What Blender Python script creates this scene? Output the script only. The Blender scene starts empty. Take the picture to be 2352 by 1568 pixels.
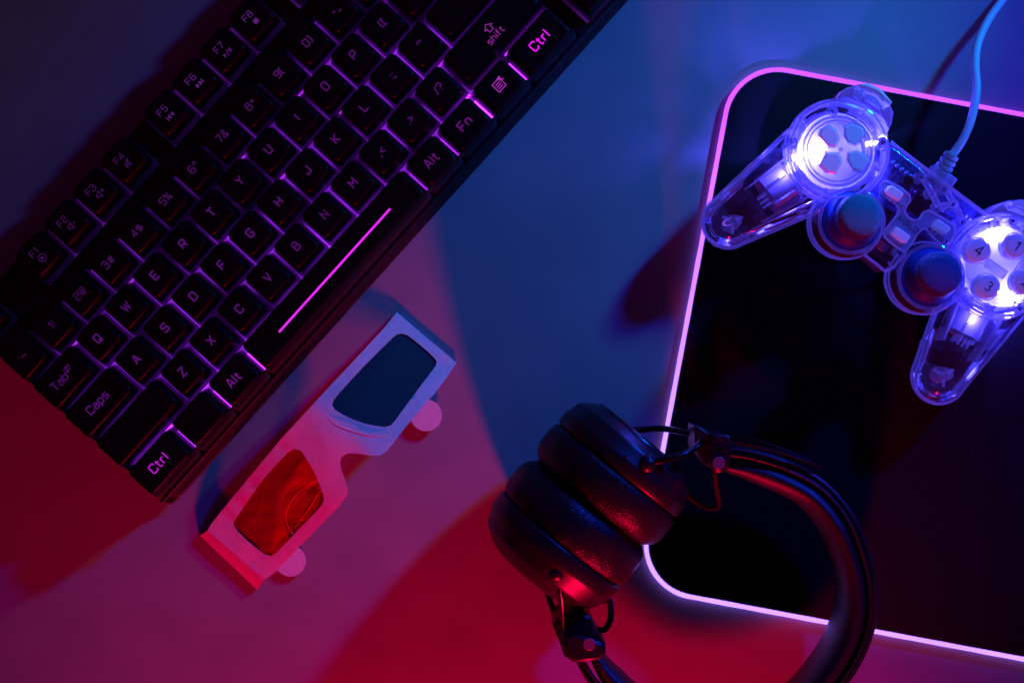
import bpy, bmesh, math, random
from mathutils import Vector, Matrix, noise
from mathutils.geometry import delaunay_2d_cdt
S = bpy.context.scene
COL = S.collection
R = random.Random(7)
PI = math.pi

# ------------------------------------------------------------------ camera, world, lamps, exposure
DIST = 700.0            # mm, lens above the desk
PPM = 4.906             # picture pixels (of 2352) per mm on the desk
cam_d = bpy.data.cameras.new('camera'); cam = bpy.data.objects.new('camera', cam_d); COL.objects.link(cam)
cam.location = (0, 0, DIST/1000); cam.rotation_euler = (0, 0, 0)
cam_d.sensor_width = 36; cam_d.lens = 36*DIST/(2352/PPM)
cam_d.clip_start = 0.02; cam_d.clip_end = 20
S.camera = cam
W = bpy.data.worlds.new('World'); S.world = W; W.use_nodes = True
W.node_tree.nodes['Background'].inputs[0].default_value = (1.0, 0.03, 0.62, 1)
W.node_tree.nodes['Background'].inputs[1].default_value = 0.034
S.view_settings.view_transform = 'Standard'; S.view_settings.look = 'None'
S.view_settings.exposure = 0; S.view_settings.gamma = 1
S.render.engine = 'CYCLES'
S.cycles.use_denoising = True
S.cycles.max_bounces = 16; S.cycles.transparent_max_bounces = 40
S.cycles.sample_clamp_indirect = 4.0
S.cycles.caustics_reflective = False; S.cycles.caustics_refractive = False

def lamp(name, loc, aim, energy, color, rad, cone=70, blend=0.6):
    d = bpy.data.lights.new(name, 'SPOT'); d.energy = energy; d.color = color
    d.shadow_soft_size = rad; d.spot_size = math.radians(cone); d.spot_blend = blend
    o = bpy.data.objects.new(name, d); COL.objects.link(o); o.location = loc
    o.rotation_euler = (Vector(aim)-Vector(loc)).to_track_quat('-Z', 'Y').to_euler()
    return o
lamp('blue_studio_lamp', (0.71, 0.66, 0.435), (0.24, 0.19, 0.0), 42, (0.0, 0.04, 1.0), 0.030, 43, 1.0)
lamp('pale_studio_lamp', (0.715, 0.655, 0.435), (-0.21, 0.16, 0.0), 3.6, (0.45, 0.85, 0.5), 0.030, 17, 1.0)
lamp('cyan_studio_lamp', (0.41, 0.36, 0.205), (0.075, 0.085, 0.0), 3.6, (0.0, 0.66, 1.0), 0.018, 32, 1.0)
lamp('red_studio_lamp', (0.09, -0.56, 0.158), (0.0, -0.235, 0.0), 18.5, (1.0, 0.0, 0.05), 0.028, 76, 1.0)

# ------------------------------------------------------------------ helpers
def P(px, py, h=0.0):
    """desk point (metres) whose picture position is (px,py) when it lies h mm above the desk"""
    k = (1-h/DIST)/PPM/1000
    return Vector(((px-1176)*k, (784-py)*k, h/1000))
def ZA(x, y): return (1561.9+x*.3221, 137.8+y*.3221)
def ZB(x, y): return (1929.4+x*.2344, 321.6+y*.2344)
def ZC(x, y): return (1929.4+x*.21087, 643.1+y*.21087)
def ZD(x, y): return (1102.5+x*.3516, 882+y*.3516)
def ZE(x, y): return (1433.3+x*.4337, 882+y*.4337)
def ZG(x, y): return ((400+x/1.96)*.91875, (700+y/1.96)*.91875)
def mm(v, h): return v/PPM*(1-h/DIST)/1000      # picture pixels to metres at height h

class G:
    def __init__(s): s.v = []; s.f = []
    def add(s, vs, fs):
        n = len(s.v); s.v += [Vector(a) for a in vs]; s.f += [tuple(i+n for i in q) for q in fs]; return s
    def loft(s, loops, cap0=True, cap1=True, closed=True):
        n = len(loops[0]); vs = [p for l in loops for p in l]; fs = []
        for i in range(len(loops)-1):
            for j in range(n if closed else n-1):
                k = (j+1) % n
                fs.append((i*n+j, i*n+k, (i+1)*n+k, (i+1)*n+j))
        if cap0: fs.append(tuple(range(n))[::-1])
        if cap1: fs.append(tuple((len(loops)-1)*n+j for j in range(n)))
        return s.add(vs, fs)
    def box(s, c, sx, sy, sz, ang=0.0, bev=0.0):
        """c = centre of the base"""
        c = Vector(c); ca, sa = math.cos(ang), math.sin(ang)
        def lp(w, d, z): return [c+Vector((x*ca-y*sa, x*sa+y*ca, z)) for x, y in ((-w, -d), (w, -d), (w, d), (-w, d))]
        w, d = sx/2, sy/2
        if bev: return s.loft([lp(w, d, 0), lp(w, d, sz-bev), lp(w-bev, d-bev, sz)])
        return s.loft([lp(w, d, 0), lp(w, d, sz)])
    def rev(s, prof, o, ax, n=40, cap0=False, cap1=False, ex=1.0, ref=Vector((0, 0, 1))):
        """profile [(t,r)] turned about axis ax from o"""
        ax = Vector(ax).normalized(); e1 = ax.cross(ref)
        if e1.length < .01: e1 = Vector((1, 0, 0))
        e1.normalize(); e2 = ax.cross(e1).normalized()
        L = [[Vector(o)+ax*t+e1*(r*ex*math.cos(2*PI*j/n))+e2*(r*math.sin(2*PI*j/n)) for j in range(n)] for t, r in prof]
        return s.loft(L, cap0, cap1)
    def cyl(s, c, r, h, n=28, bev=0.0):
        pr = [(0, r), (h-bev, r), (h, r-bev)] if bev else [(0, r), (h, r)]
        return s.rev(pr, c, (0, 0, 1), n, True, True)
    def tube(s, pts, rad, n=10, cap=True, flat=1.0, up=None):
        pts = [Vector(p) for p in pts]; L = []
        prev = None
        for i, p in enumerate(pts):
            t = (pts[min(i+1, len(pts)-1)]-pts[max(i-1, 0)]).normalized()
            if up is not None: b = Vector(up)
            elif prev is None: b = Vector((0, 0, 1)) if abs(t.z) < .9 else Vector((1, 0, 0))
            else: b = prev
            a = t.cross(b).normalized(); b = a.cross(t).normalized(); prev = b
            r = rad[i] if isinstance(rad, (list, tuple)) else rad
            L.append([p+a*(r*math.cos(2*PI*j/n))+b*(r*flat*math.sin(2*PI*j/n)) for j in range(n)])
        return s.loft(L, cap, cap)
    def prism(s, poly, z0, z1, bev=0.0):
        """poly: 2D points (metres)"""
        if area2(poly) < 0: poly = poly[::-1]
        L = [[Vector((x, y, z0)) for x, y in poly]]
        if bev:
            ins = inset(poly, bev)
            L += [[Vector((x, y, z1-bev)) for x, y in poly], [Vector((x, y, z1)) for x, y in ins]]
        else: L += [[Vector((x, y, z1)) for x, y in poly]]
        return s.loft(L)
    def sphere(s, c, r, sz=1.0, n=14, m=8):
        c = Vector(c); pr = [(-math.cos(PI*i/m)*r*sz, max(math.sin(PI*i/m)*r, 1e-6)) for i in range(m+1)]
        return s.rev(pr, c, (0, 0, 1), n)
    def obj(s, name, mat, parent=None, smooth=40, label=None):
        me = bpy.data.meshes.new(name)
        org = Vector((0, 0, 0))
        if s.v and parent is None: org = sum(s.v, Vector())/len(s.v); org.z = min(v.z for v in s.v)
        me.from_pydata([tuple(v-org) for v in s.v], [], s.f); me.validate()
        bm = bmesh.new(); bm.from_mesh(me); bmesh.ops.recalc_face_normals(bm, faces=bm.faces); bm.to_mesh(me); bm.free()
        if smooth:
            me.polygons.foreach_set('use_smooth', [True]*len(me.polygons))
            me.set_sharp_from_angle(angle=math.radians(smooth))
        me.materials.append(mat)
        o = bpy.data.objects.new(name, me); COL.objects.link(o)
        if parent is not None: attach(o, parent)
        else: o.location = org
        if label: o['label'] = label
        return o
def attach(o, parent):
    o.parent = parent
    m = Matrix.Identity(4); p = parent
    while p: m = Matrix.LocRotScale(p.location, p.rotation_euler, p.scale) @ m; p = p.parent
    # vertices were given in world space: move them into the parent's frame
    inv = m.inverted()
    if o.type == 'MESH': o.data.transform(inv)
def area2(p): return sum(p[i-1][0]*p[i][1]-p[i][0]*p[i-1][1] for i in range(len(p)))
def inset(poly, d):
    n = len(poly); out = []
    for i in range(n):
        a, b, c = Vector(poly[i-1]), Vector(poly[i]), Vector(poly[(i+1) % n])
        e1 = (b-a); e2 = (c-b)
        if e1.length < 1e-9 or e2.length < 1e-9: out.append(tuple(b)); continue
        e1.normalize(); e2.normalize()
        n1 = Vector((-e1.y, e1.x)); n2 = Vector((-e2.y, e2.x)); m = n1+n2
        if m.length < .2: m = n1
        m.normalize(); out.append(tuple(b+m*(d/max(.5, m.dot(n1)))))
    return out
def cat(pts, n=8, closed=False):
    pts = [Vector(p) for p in pts]; out = []; N = len(pts)
    rng = N if closed else N-1
    for i in range(rng):
        if closed: a, b, c, d = pts[i-1], pts[i], pts[(i+1) % N], pts[(i+2) % N]
        else: a, b, c, d = pts[max(i-1, 0)], pts[i], pts[i+1], pts[min(i+2, N-1)]
        for k in range(n):
            t = k/n
            out.append(.5*((2*b)+(c-a)*t+(2*a-5*b+4*c-d)*t*t+(3*b-a-3*c+d)*t**3))
    if not closed: out.append(pts[-1])
    return out
def rr(w, d, r, n=4):
    out = []
    for cx, cy, a0 in ((w/2-r, d/2-r, 0), (-w/2+r, d/2-r, 90), (-w/2+r, -d/2+r, 180), (w/2-r, -d/2+r, 270)):
        for k in range(n+1):
            a = math.radians(a0+90*k/n); out.append((cx+r*math.cos(a), cy+r*math.sin(a)))
    return out
def inpoly(p, poly):
    x, y = p; c = False
    for i in range(len(poly)):
        x1, y1 = poly[i-1][:2]; x2, y2 = poly[i][:2]
        if (y1 > y) != (y2 > y) and x < (x2-x1)*(y-y1)/(y2-y1)+x1: c = not c
    return c
def thing(name, label, cat_, loc=(0, 0, 0), rz=0.0):
    o = bpy.data.objects.new(name, None); COL.objects.link(o); o.location = loc; o.rotation_euler = (0, 0, rz)
    o.empty_display_size = .01; o['label'] = label; o['category'] = cat_
    return o

# ------------------------------------------------------------------ materials
def mat(name, col=(.5, .5, .5), rough=.5, metal=0.0, spec=.5, coat=0.0, bump=None, noise_col=None, sss=0, trans=0):
    m = bpy.data.materials.new(name); m.use_nodes = True; nt = m.node_tree; b = nt.nodes['Principled BSDF']
    b.inputs['Base Color'].default_value = (*col, 1); b.inputs['Roughness'].default_value = rough
    b.inputs['Metallic'].default_value = metal; b.inputs['Specular IOR Level'].default_value = spec
    b.inputs['Coat Weight'].default_value = coat; b.inputs['Transmission Weight'].default_value = trans
    tc = nt.nodes.new('ShaderNodeTexCoord')
    if noise_col:
        c2, sc, lo, hi = noise_col
        n = nt.nodes.new('ShaderNodeTexNoise'); n.inputs['Scale'].default_value = sc; n.inputs['Detail'].default_value = 6
        nt.links.new(tc.outputs['Object'], n.inputs['Vector'])
        mr = nt.nodes.new('ShaderNodeMapRange'); mr.inputs[1].default_value = lo; mr.inputs[2].default_value = hi
        nt.links.new(n.outputs['Fac'], mr.inputs[0])
        mx = nt.nodes.new('ShaderNodeMix'); mx.data_type = 'RGBA'
        mx.inputs[6].default_value = (*col, 1); mx.inputs[7].default_value = (*c2, 1)
        nt.links.new(mr.outputs[0], mx.inputs[0]); nt.links.new(mx.outputs[2], b.inputs['Base Color'])
    if bump:
        kind, sc, strength, dist = bump
        if kind == 'leather':
            n = nt.nodes.new('ShaderNodeTexVoronoi'); n.feature = 'DISTANCE_TO_EDGE'; n.inputs['Scale'].default_value = sc
            ns = nt.nodes.new('ShaderNodeTexNoise'); ns.inputs['Scale'].default_value = sc*.5; ns.inputs['Detail'].default_value = 3
            nt.links.new(tc.outputs['Object'], ns.inputs['Vector'])
            va = nt.nodes.new('ShaderNodeMix'); va.data_type = 'VECTOR'; va.inputs[0].default_value = .0035
            nt.links.new(tc.outputs['Object'], va.inputs[4]); nt.links.new(ns.outputs['Color'], va.inputs[5])
            nt.links.new(va.outputs[1], n.inputs['Vector'])
            mr = nt.nodes.new('ShaderNodeMapRange'); mr.inputs[2].default_value = .16
            nt.links.new(n.outputs['Distance'], mr.inputs[0]); h = mr.outputs[0]
        elif kind == 'weave':
            w1 = nt.nodes.new('ShaderNodeTexWave'); w1.inputs['Scale'].default_value = sc; w1.bands_direction = 'X'
            w2 = nt.nodes.new('ShaderNodeTexWave'); w2.inputs['Scale'].default_value = sc; w2.bands_direction = 'Y'
            for w in (w1, w2): nt.links.new(tc.outputs['Object'], w.inputs['Vector']); w.inputs['Distortion'].default_value = .6
            ad = nt.nodes.new('ShaderNodeMath'); nt.links.new(w1.outputs['Fac'], ad.inputs[0]); nt.links.new(w2.outputs['Fac'], ad.inputs[1]); h = ad.outputs[0]
        else:
            n = nt.nodes.new('ShaderNodeTexNoise'); n.inputs['Scale'].default_value = sc; n.inputs['Detail'].default_value = 4
            nt.links.new(tc.outputs['Object'], n.inputs['Vector']); h = n.outputs['Fac']
        bp = nt.nodes.new('ShaderNodeBump'); bp.inputs['Strength'].default_value = strength; bp.inputs['Distance'].default_value = dist
        nt.links.new(h, bp.inputs['Height']); nt.links.new(bp.outputs['Normal'], b.inputs['Normal'])
    return m
def emit(name, col, strength, var=None, objcol=False, thresh=(.3, .7)):
    m = bpy.data.materials.new(name); m.use_nodes = True; nt = m.node_tree; nt.nodes.clear()
    o = nt.nodes.new('ShaderNodeOutputMaterial'); e = nt.nodes.new('ShaderNodeEmission')
    e.inputs[0].default_value = (*col, 1); e.inputs[1].default_value = strength
    if objcol:
        oi = nt.nodes.new('ShaderNodeObjectInfo'); nt.links.new(oi.outputs['Color'], e.inputs[0])
    if var:
        tc = nt.nodes.new('ShaderNodeTexCoord'); n = nt.nodes.new('ShaderNodeTexNoise'); n.inputs['Scale'].default_value = var[0]
        n.inputs['Detail'].default_value = 2
        nt.links.new(tc.outputs['Object'], n.inputs['Vector'])
        mr = nt.nodes.new('ShaderNodeMapRange'); mr.inputs[1].default_value = thresh[0]; mr.inputs[2].default_value = thresh[1]
        mr.inputs[3].default_value = strength*var[1]; mr.inputs[4].default_value = strength*var[2]
        nt.links.new(n.outputs['Fac'], mr.inputs[0]); nt.links.new(mr.outputs[0], e.inputs[1])
    nt.links.new(e.outputs[0], o.inputs[0])
    return m
def clear(name, tint=(.93, .92, 1), body=(.55, .55, .95), face=.03, edge=.75, power=3.0, rough=.08, gloss=.10):
    """clear moulded plastic: see-through face on, milky towards its edges, with a gloss coat"""
    m = bpy.data.materials.new(name); m.use_nodes = True; nt = m.node_tree; nt.nodes.clear()
    N = nt.nodes.new; L = nt.links.new
    out = N('ShaderNodeOutputMaterial'); tr = N('ShaderNodeBsdfTransparent'); tr.inputs[0].default_value = (*tint, 1)
    df = N('ShaderNodeBsdfDiffuse'); df.inputs[0].default_value = (*body, 1)
    tl = N('ShaderNodeBsdfTranslucent'); tl.inputs[0].default_value = (*body, 1)
    mx = N('ShaderNodeMixShader'); mx.inputs[0].default_value = .55; L(df.outputs[0], mx.inputs[1]); L(tl.outputs[0], mx.inputs[2])
    lw = N('ShaderNodeLayerWeight'); lw.inputs[0].default_value = .5
    pw = N('ShaderNodeMath'); pw.operation = 'POWER'; pw.inputs[1].default_value = power; L(lw.outputs['Facing'], pw.inputs[0])
    mr = N('ShaderNodeMapRange'); mr.inputs[3].default_value = face; mr.inputs[4].default_value = edge; L(pw.outputs[0], mr.inputs[0])
    m1 = N('ShaderNodeMixShader'); L(mr.outputs[0], m1.inputs[0]); L(tr.outputs[0], m1.inputs[1]); L(mx.outputs[0], m1.inputs[2])
    gl = N('ShaderNodeBsdfGlossy'); gl.inputs['Roughness'].default_value = rough; gl.inputs[0].default_value = (1, 1, 1, 1)
    fr = N('ShaderNodeFresnel'); fr.inputs[0].default_value = 1.5
    ad = N('ShaderNodeMath'); ad.operation = 'ADD'; ad.inputs[1].default_value = gloss-.04; ad.use_clamp = True; L(fr.outputs[0], ad.inputs[0])
    m2 = N('ShaderNodeMixShader'); L(ad.outputs[0], m2.inputs[0]); L(m1.outputs[0], m2.inputs[1]); L(gl.outputs[0], m2.inputs[2])
    L(m2.outputs[0], out.inputs[0])
    return m
def glow(m, col, st):
    nt = m.node_tree; out = [n for n in nt.nodes if n.type == 'OUTPUT_MATERIAL'][0]; src = out.inputs[0].links[0].from_socket
    e = nt.nodes.new('ShaderNodeEmission'); e.inputs[0].default_value = (*col, 1); e.inputs[1].default_value = st
    a = nt.nodes.new('ShaderNodeAddShader'); nt.links.new(src, a.inputs[0]); nt.links.new(e.outputs[0], a.inputs[1]); nt.links.new(a.outputs[0], out.inputs[0]); return m
def film(name, tint, gloss=.06, rough=.1, body=(0, 0, 0), cover=.0):
    m = bpy.data.materials.new(name); m.use_nodes = True; nt = m.node_tree; nt.nodes.clear()
    N = nt.nodes.new; L = nt.links.new
    out = N('ShaderNodeOutputMaterial'); tr = N('ShaderNodeBsdfTransparent'); tr.inputs[0].default_value = (*tint, 1)
    df = N('ShaderNodeBsdfTranslucent'); df.inputs[0].default_value = (*tint, 1)
    m0 = N('ShaderNodeMixShader'); m0.inputs[0].default_value = .08; L(tr.outputs[0], m0.inputs[1]); L(df.outputs[0], m0.inputs[2])
    dd = N('ShaderNodeBsdfDiffuse'); dd.inputs[0].default_value = (*body, 1); mb = N('ShaderNodeMixShader'); mb.inputs[0].default_value = cover
    L(m0.outputs[0], mb.inputs[1]); L(dd.outputs[0], mb.inputs[2])
    gl = N('ShaderNodeBsdfGlossy'); gl.inputs['Roughness'].default_value = rough
    m1 = N('ShaderNodeMixShader'); m1.inputs[0].default_value = gloss; L(mb.outputs[0], m1.inputs[1]); L(gl.outputs[0], m1.inputs[2])
    L(m1.outputs[0], out.inputs[0]); return m

def skirtmat():
    m = mat('smoky_keycap_skirt', (.018, .016, .022), .42, spec=.4); nt = m.node_tree
    t = nt.nodes.new('ShaderNodeBsdfTranslucent'); t.inputs[0].default_value = (.26, .23, .30, 1)
    a = nt.nodes.new('ShaderNodeAddShader'); out = nt.nodes['Material Output']
    nt.links.new(nt.nodes['Principled BSDF'].outputs[0], a.inputs[0]); nt.links.new(t.outputs[0], a.inputs[1]); nt.links.new(a.outputs[0], out.inputs[0])
    return m
def stripmat():
    m = emit('light_strip', (.66, .12, 1.0), 3.3, var=(9, .9, 1.1)); nt = m.node_tree
    tc = nt.nodes.new('ShaderNodeTexCoord'); sx = nt.nodes.new('ShaderNodeSeparateXYZ'); nt.links.new(tc.outputs['Object'], sx.inputs[0])
    mr = nt.nodes.new('ShaderNodeMapRange'); mr.inputs[1].default_value = .10; mr.inputs[2].default_value = -.06; nt.links.new(sx.outputs['Y'], mr.inputs[0])
    mx = nt.nodes.new('ShaderNodeMix'); mx.data_type = 'RGBA'; mx.inputs[6].default_value = (.245, .038, .75, 1); mx.inputs[7].default_value = (.27, .135, .85, 1)
    nt.links.new(mr.outputs[0], mx.inputs[0]); nt.links.new(mx.outputs[2], [n for n in nt.nodes if n.type == 'EMISSION'][0].inputs[0]); return m
M = dict(
    desk=mat('desk_laminate', (.30, .28, .30), .55, spec=.25, noise_col=((.26, .25, .27), 30, .35, .65), bump=('noise', 2600, .12, .0002)),
    cap=mat('black_keycap_plastic', (.004, .0038, .005), .36, spec=.15, bump=('noise', 3000, .25, .00008)),
    skirt=skirtmat(),
    case=mat('black_case_plastic', (.006, .0055, .007), .42, spec=.3, bump=('noise', 3500, .3, .0001)),
    lip=mat('black_lip_plastic', (.014, .012, .014), .36, spec=.7, bump=('noise', 1800, .7, .0004)),
    legend=emit('backlit_legend', (1, 0, 1), 1.0, objcol=True),
    cloth=mat('black_pad_cloth', (.010, .0095, .012), .9, spec=.15, noise_col=((.018, .017, .022), 2500, .4, .6), bump=('weave', 900, .5, .0002)),
    thread=mat('black_thread', (.02, .02, .024), .7, spec=.3),
    rubber=mat('black_rubber', (.01, .01, .01), .8),
    card=mat('white_card', (.72, .71, .73), .75, spec=.2, noise_col=((.66, .65, .68), 260, .4, .65), bump=('noise', 1800, .2, .0002)),
    leather=mat('black_leather', (.013, .012, .014), .38, spec=.38, bump=('leather', 560, .30, .0003)),
    finel=mat('fine_black_leather', (.013, .012, .014), .42, spec=.9, bump=('leather', 850, .22, .00025)),
    matte=mat('black_satin_plastic', (.010, .010, .012), .36, spec=.6, bump=('noise', 2500, .15, .0001)),
    metal=mat('dark_steel', (.06, .06, .065), .25, metal=1.0),
    screw=mat('brushed_rivet', (.30, .28, .30), .45, metal=.6),
    hole=mat('dark_hole', (.002, .002, .002), .9),
    strip=stripmat(),
    clear=clear('clear_shell_plastic', face=.02, edge=.75, power=4.0),
    rim=clear('self_lit_rim_plastic', face=.16, edge=.85, power=1.8, gloss=.22, rough=.05),
    fog=clear('self_lit_milky_plastic', body=(.72, .68, 1), face=.50, edge=.9, power=1.5, gloss=.08, rough=.2),
    tray=clear('clear_tray_plastic', face=.06, edge=.8, power=2.0, gloss=.12),
    polish=mat('glint_rod_metal', (.9, .85, .95), .20, metal=1.0),
    disc=clear('frosted_disc_plastic', body=(.78, .78, 1), face=.32, edge=.85, power=1.2, gloss=.08, rough=.2),
    button=mat('self_lit_frosted_button', (.50, .52, .66), .5, spec=.35),
    thumb=mat('rubber_thumb_pad', (.03, .24, .36), .32, spec=.7, bump=('noise', 3200, 1.0, .0005)),
    skirtr=mat('rubber_stick_skirt', (.02, .12, .50), .5, spec=.3),
    ink=mat('dark_print', (.02, .02, .07), .6),
    pcb=mat('blue_circuit_board', (.03, .035, .16), .4, noise_col=((.06, .06, .30), 400, .45, .55)),
    trace=mat('tinned_trace', (.35, .35, .55), .35, metal=.5),
    chip=mat('black_chip', (.01, .008, .012), .35),
    motor=mat('motor_can', (.5, .48, .62), .35, metal=.1),
    led=emit('led_die', (.55, .55, 1.0), 60),
    cable=mat('pale_cable', (.50, .74, .72), .45, spec=.4),
    blue=film('blue_film', (.0, .55, .55), .05, .1, (.0, .2, .22), .30),
    redline=mat('red_film_crease', (.95, .03, .03), .3, spec=.8),
    red=film('red_film', (.95, .0, .03), .05, .15, (.62, .0, .02), .26),
)
glow(M['rim'], (.09, .07, 1.0), .13); glow(M['button'], (.14, .14, 1.0), .30); glow(M['fog'], (.09, .07, 1.0), .07)  # piped LED glow put in as faint emission of the plastic itself
# backlight sheet: brighter towards the front rows and the left half, uneven from lamp to lamp
def backlight():
    m = bpy.data.materials.new('keyboard_backlight_sheet'); m.use_nodes = True; nt = m.node_tree; nt.nodes.clear()
    N = nt.nodes.new; L = nt.links.new
    out = N('ShaderNodeOutputMaterial'); e = N('ShaderNodeEmission'); e.inputs[0].default_value = (.36, .02, 1.0, 1)
    tc = N('ShaderNodeTexCoord'); n = N('ShaderNodeTexNoise'); n.inputs['Scale'].default_value = 42; n.inputs['Detail'].default_value = 2
    L(tc.outputs['Object'], n.inputs['Vector'])
    mr = N('ShaderNodeMapRange'); mr.inputs[1].default_value = .42; mr.inputs[2].default_value = .68
    mr.inputs[3].default_value = .06; mr.inputs[4].default_value = 1.15; L(n.outputs['Fac'], mr.inputs[0])
    sx = N('ShaderNodeSeparateXYZ'); L(tc.outputs['Object'], sx.inputs[0])
    gy = N('ShaderNodeMapRange'); gy.inputs[1].default_value = .01; gy.inputs[2].default_value = -.085
    gy.inputs[3].default_value = .32; gy.inputs[4].default_value = 1.25; L(sx.outputs['Y'], gy.inputs[0])
    mu = N('ShaderNodeMath'); mu.operation = 'MULTIPLY'; L(mr.outputs[0], mu.inputs[0]); L(gy.outputs[0], mu.inputs[1])
    L(mu.outputs[0], e.inputs[1]); L(e.outputs[0], out.inputs[0]); return m
M['backlight'] = backlight()

# ------------------------------------------------------------------ stroke lettering
GL = {
'A': ["0,0 1.7,6 2.3,6 4,0", "0.7,2 3.3,2"], 'B': ["r0,0 0,6 3.6,6 3.6,3.1 0,3.1", "r0,3.1 4,3.1 4,0 0,0"],
'C': ["r4,4.4 4,6 0,6 0,0 4,0 4,1.6"], 'D': ["r0,0 0,6 4,6 4,0 0,0"], 'E': ["4,6 0,6 0,0 4,0", "0,3 3.6,3"],
'F': ["0,0 0,6 4,6", "0,3 3.5,3"], 'G': ["r4,4.6 4,6 0,6 0,0 4,0 4,2.8 2,2.8"], 'H': ["0,0 0,6", "4,0 4,6", "0,3 4,3"],
'I': ["1,0 1,6"], 'J': ["r0,1.6 0,0 3.6,0 3.6,6"], 'K': ["0,0 0,6", "4,6 1,3.1 4,0", "0,3.1 1,3.1"], 'L': ["0,6 0,0 3.8,0"],
'M': ["0,0 0,6 2.2,2.4 4.4,6 4.4,0"], 'N': ["0,0 0,6 4,0 4,6"], 'O': ["r0,3 0,6 4,6 4,0 0,0 0,3"],
'P': ["r0,0 0,6 4,6 4,2.4 0,2.4"], 'Q': ["r0,3 0,6 4,6 4,0 0,0 0,3", "2.2,1.8 4.4,-0.6"], 'R': ["r0,0 0,6 4,6 4,2.6 0,2.6", "2,2.6 4,0"],
'S': ["r4,4.8 4,6 0,6 0,3.1 4,3.1 4,0 0,0 0,1.2"], 'T': ["0,6 4.4,6", "2.2,6 2.2,0"], 'U': ["r0,6 0,0 4,0 4,6"], 'V': ["0,6 2.1,0 4.2,6"],
'W': ["0,6 1.3,0 2.6,5 3.9,0 5.2,6"], 'X': ["0,0 4.2,6", "0,6 4.2,0"], 'Y': ["0,6 2.1,3 4.2,6", "2.1,3 2.1,0"], 'Z': ["0,6 4,6 0,0 4,0"],
'0': ["r0,3 0,6 4,6 4,0 0,0 0,3"], '1': ["0.3,4.8 2,6 2,0"], '2': ["r0,4.8 0,6 4,6 4,3.2 0,3.2 0,0 4,0"],
'3': ["r0,5 0,6 3.8,6 3.8,3.2 1.2,3.2", "r1.2,3.2 4,3.2 4,0 0,0 0,1"], '4': ["3,0 3,6 0,1.6 4.2,1.6"], '5': ["r4,6 0,6 0,3.4 4,3.4 4,0 0,0"],
'6': ["r3.8,6 0,6 0,0 4,0 4,3.3 0,3.3"], '7': ["0,6 4,6 1.2,0"], '8': ["r0.3,3.2 0.3,6 3.7,6 3.7,3.2 0.3,3.2", "r0,1.5 0,3.2 4,3.2 4,0 0,0 0,1.5"],
'9': ["r0.2,0 4,0 4,6 0,6 0,2.8 4,2.8"],
'a': ["r0.3,4 3.4,4 3.4,0", "r3.4,2.4 0,2.4 0,0 3.4,0"], 'b': ["0,6 0,0", "r0,0 3.4,0 3.4,4 0,4"], 'p': ["0,4 0,-1.8", "r0,0 3.4,0 3.4,4 0,4"],
's': ["r3.4,4 0,4 0,2.1 3.4,2.1 3.4,0 0,0"], 't': ["r1,5.4 1,0 2.8,0", "0,4 2.6,4"], 'r': ["0,0 0,4", "r0,3 0,4 2.2,4"], 'l': ["0.3,0 0.3,6"],
'n': ["0,0 0,4", "r0,4 3.4,4 3.4,0"], 'h': ["0,0 0,6", "r0,4 3.2,4 3.2,0"], 'i': ["0.3,0 0.3,4", "0.3,5.2 0.3,6"], 'f': ["r0.8,0 0.8,6 2.4,6", "0,4 2.4,4"],
'!': ["0.5,6 0.5,2", "0.5,0.7 0.5,0"], '@': ["r3,1.6 1.4,1.6 1.4,4.2 3,4.2 3,1.6 4.4,1.6 4.4,6 0,6 0,0 4,0"], '#': ["1.1,0 1.9,6", "2.9,0 3.7,6", "0,2 4.3,2", "0.4,4 4.7,4"],
'$': ["r4,5 0,5 0,3 4,3 4,1 0,1", "2,6 2,0"], '%': ["0.4,0 4,6", "r0,5 0,6 1.4,6 1.4,4 0,4 0,5", "r3,1 3,2 4.4,2 4.4,0 3,0 3,1"], '^': ["0,4 1.4,6 2.8,4"],
'&': ["r4,0 0.8,4 0.8,6 3,6 3,4 0,2 0,0 3,0 4,2.4"], '*': ["0,4 3,4", "0.7,2.8 2.3,5.2", "0.7,5.2 2.3,2.8"], '(': ["r1.6,6 0,6 0,0 1.6,0"], ')': ["r0,6 1.6,6 1.6,0 0,0"],
'-': ["0,3 2.4,3"], '_': ["0,0.2 3,0.2"], '{': ["r2.2,6 1,6 1,3 0,3", "r0,3 1,3 1,0 2.2,0"], '[': ["1.8,6 0,6 0,0 1.8,0"], '}': ["r0,6 1.2,6 1.2,3 2.2,3", "r2.2,3 1.2,3 1.2,0 0,0"], ']': ["0,6 1.8,6 1.8,0 0,0"],
':': ["0.4,4.6 0.4,3.8", "0.4,1.2 0.4,0.4"], ';': ["0.6,4.6 0.6,3.8", "0.7,1.2 0,-0.8"], '"': ["0.3,6 0,4.4", "1.8,6 1.5,4.4"], "'": ["0.3,6 0,4.4"],
'<': ["3.4,5 0,3 3.4,1"], ',': ["0.5,0.9 0,-0.8"], '>': ["0,5 3.4,3 0,1"], '.': ["0.4,0.8 0.4,0"], '/': ["0,-0.5 2.2,6.2"], '?': ["r0,4.8 0,6 3.4,6 3.4,3 1.7,3 1.7,1.9", "1.7,0.7 1.7,0"],
'~': ["r0,2.4 0.3,3.6 1.8,3.4 2.4,2.6 3.8,2.4 4.2,3.6"], '`': ["0,6 0.9,4.6"], '+': ["0,3 3,3", "1.5,1.5 1.5,4.5"], '=': ["0,4 3,4", "0,2 3,2"], ' ': [],
}
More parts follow.
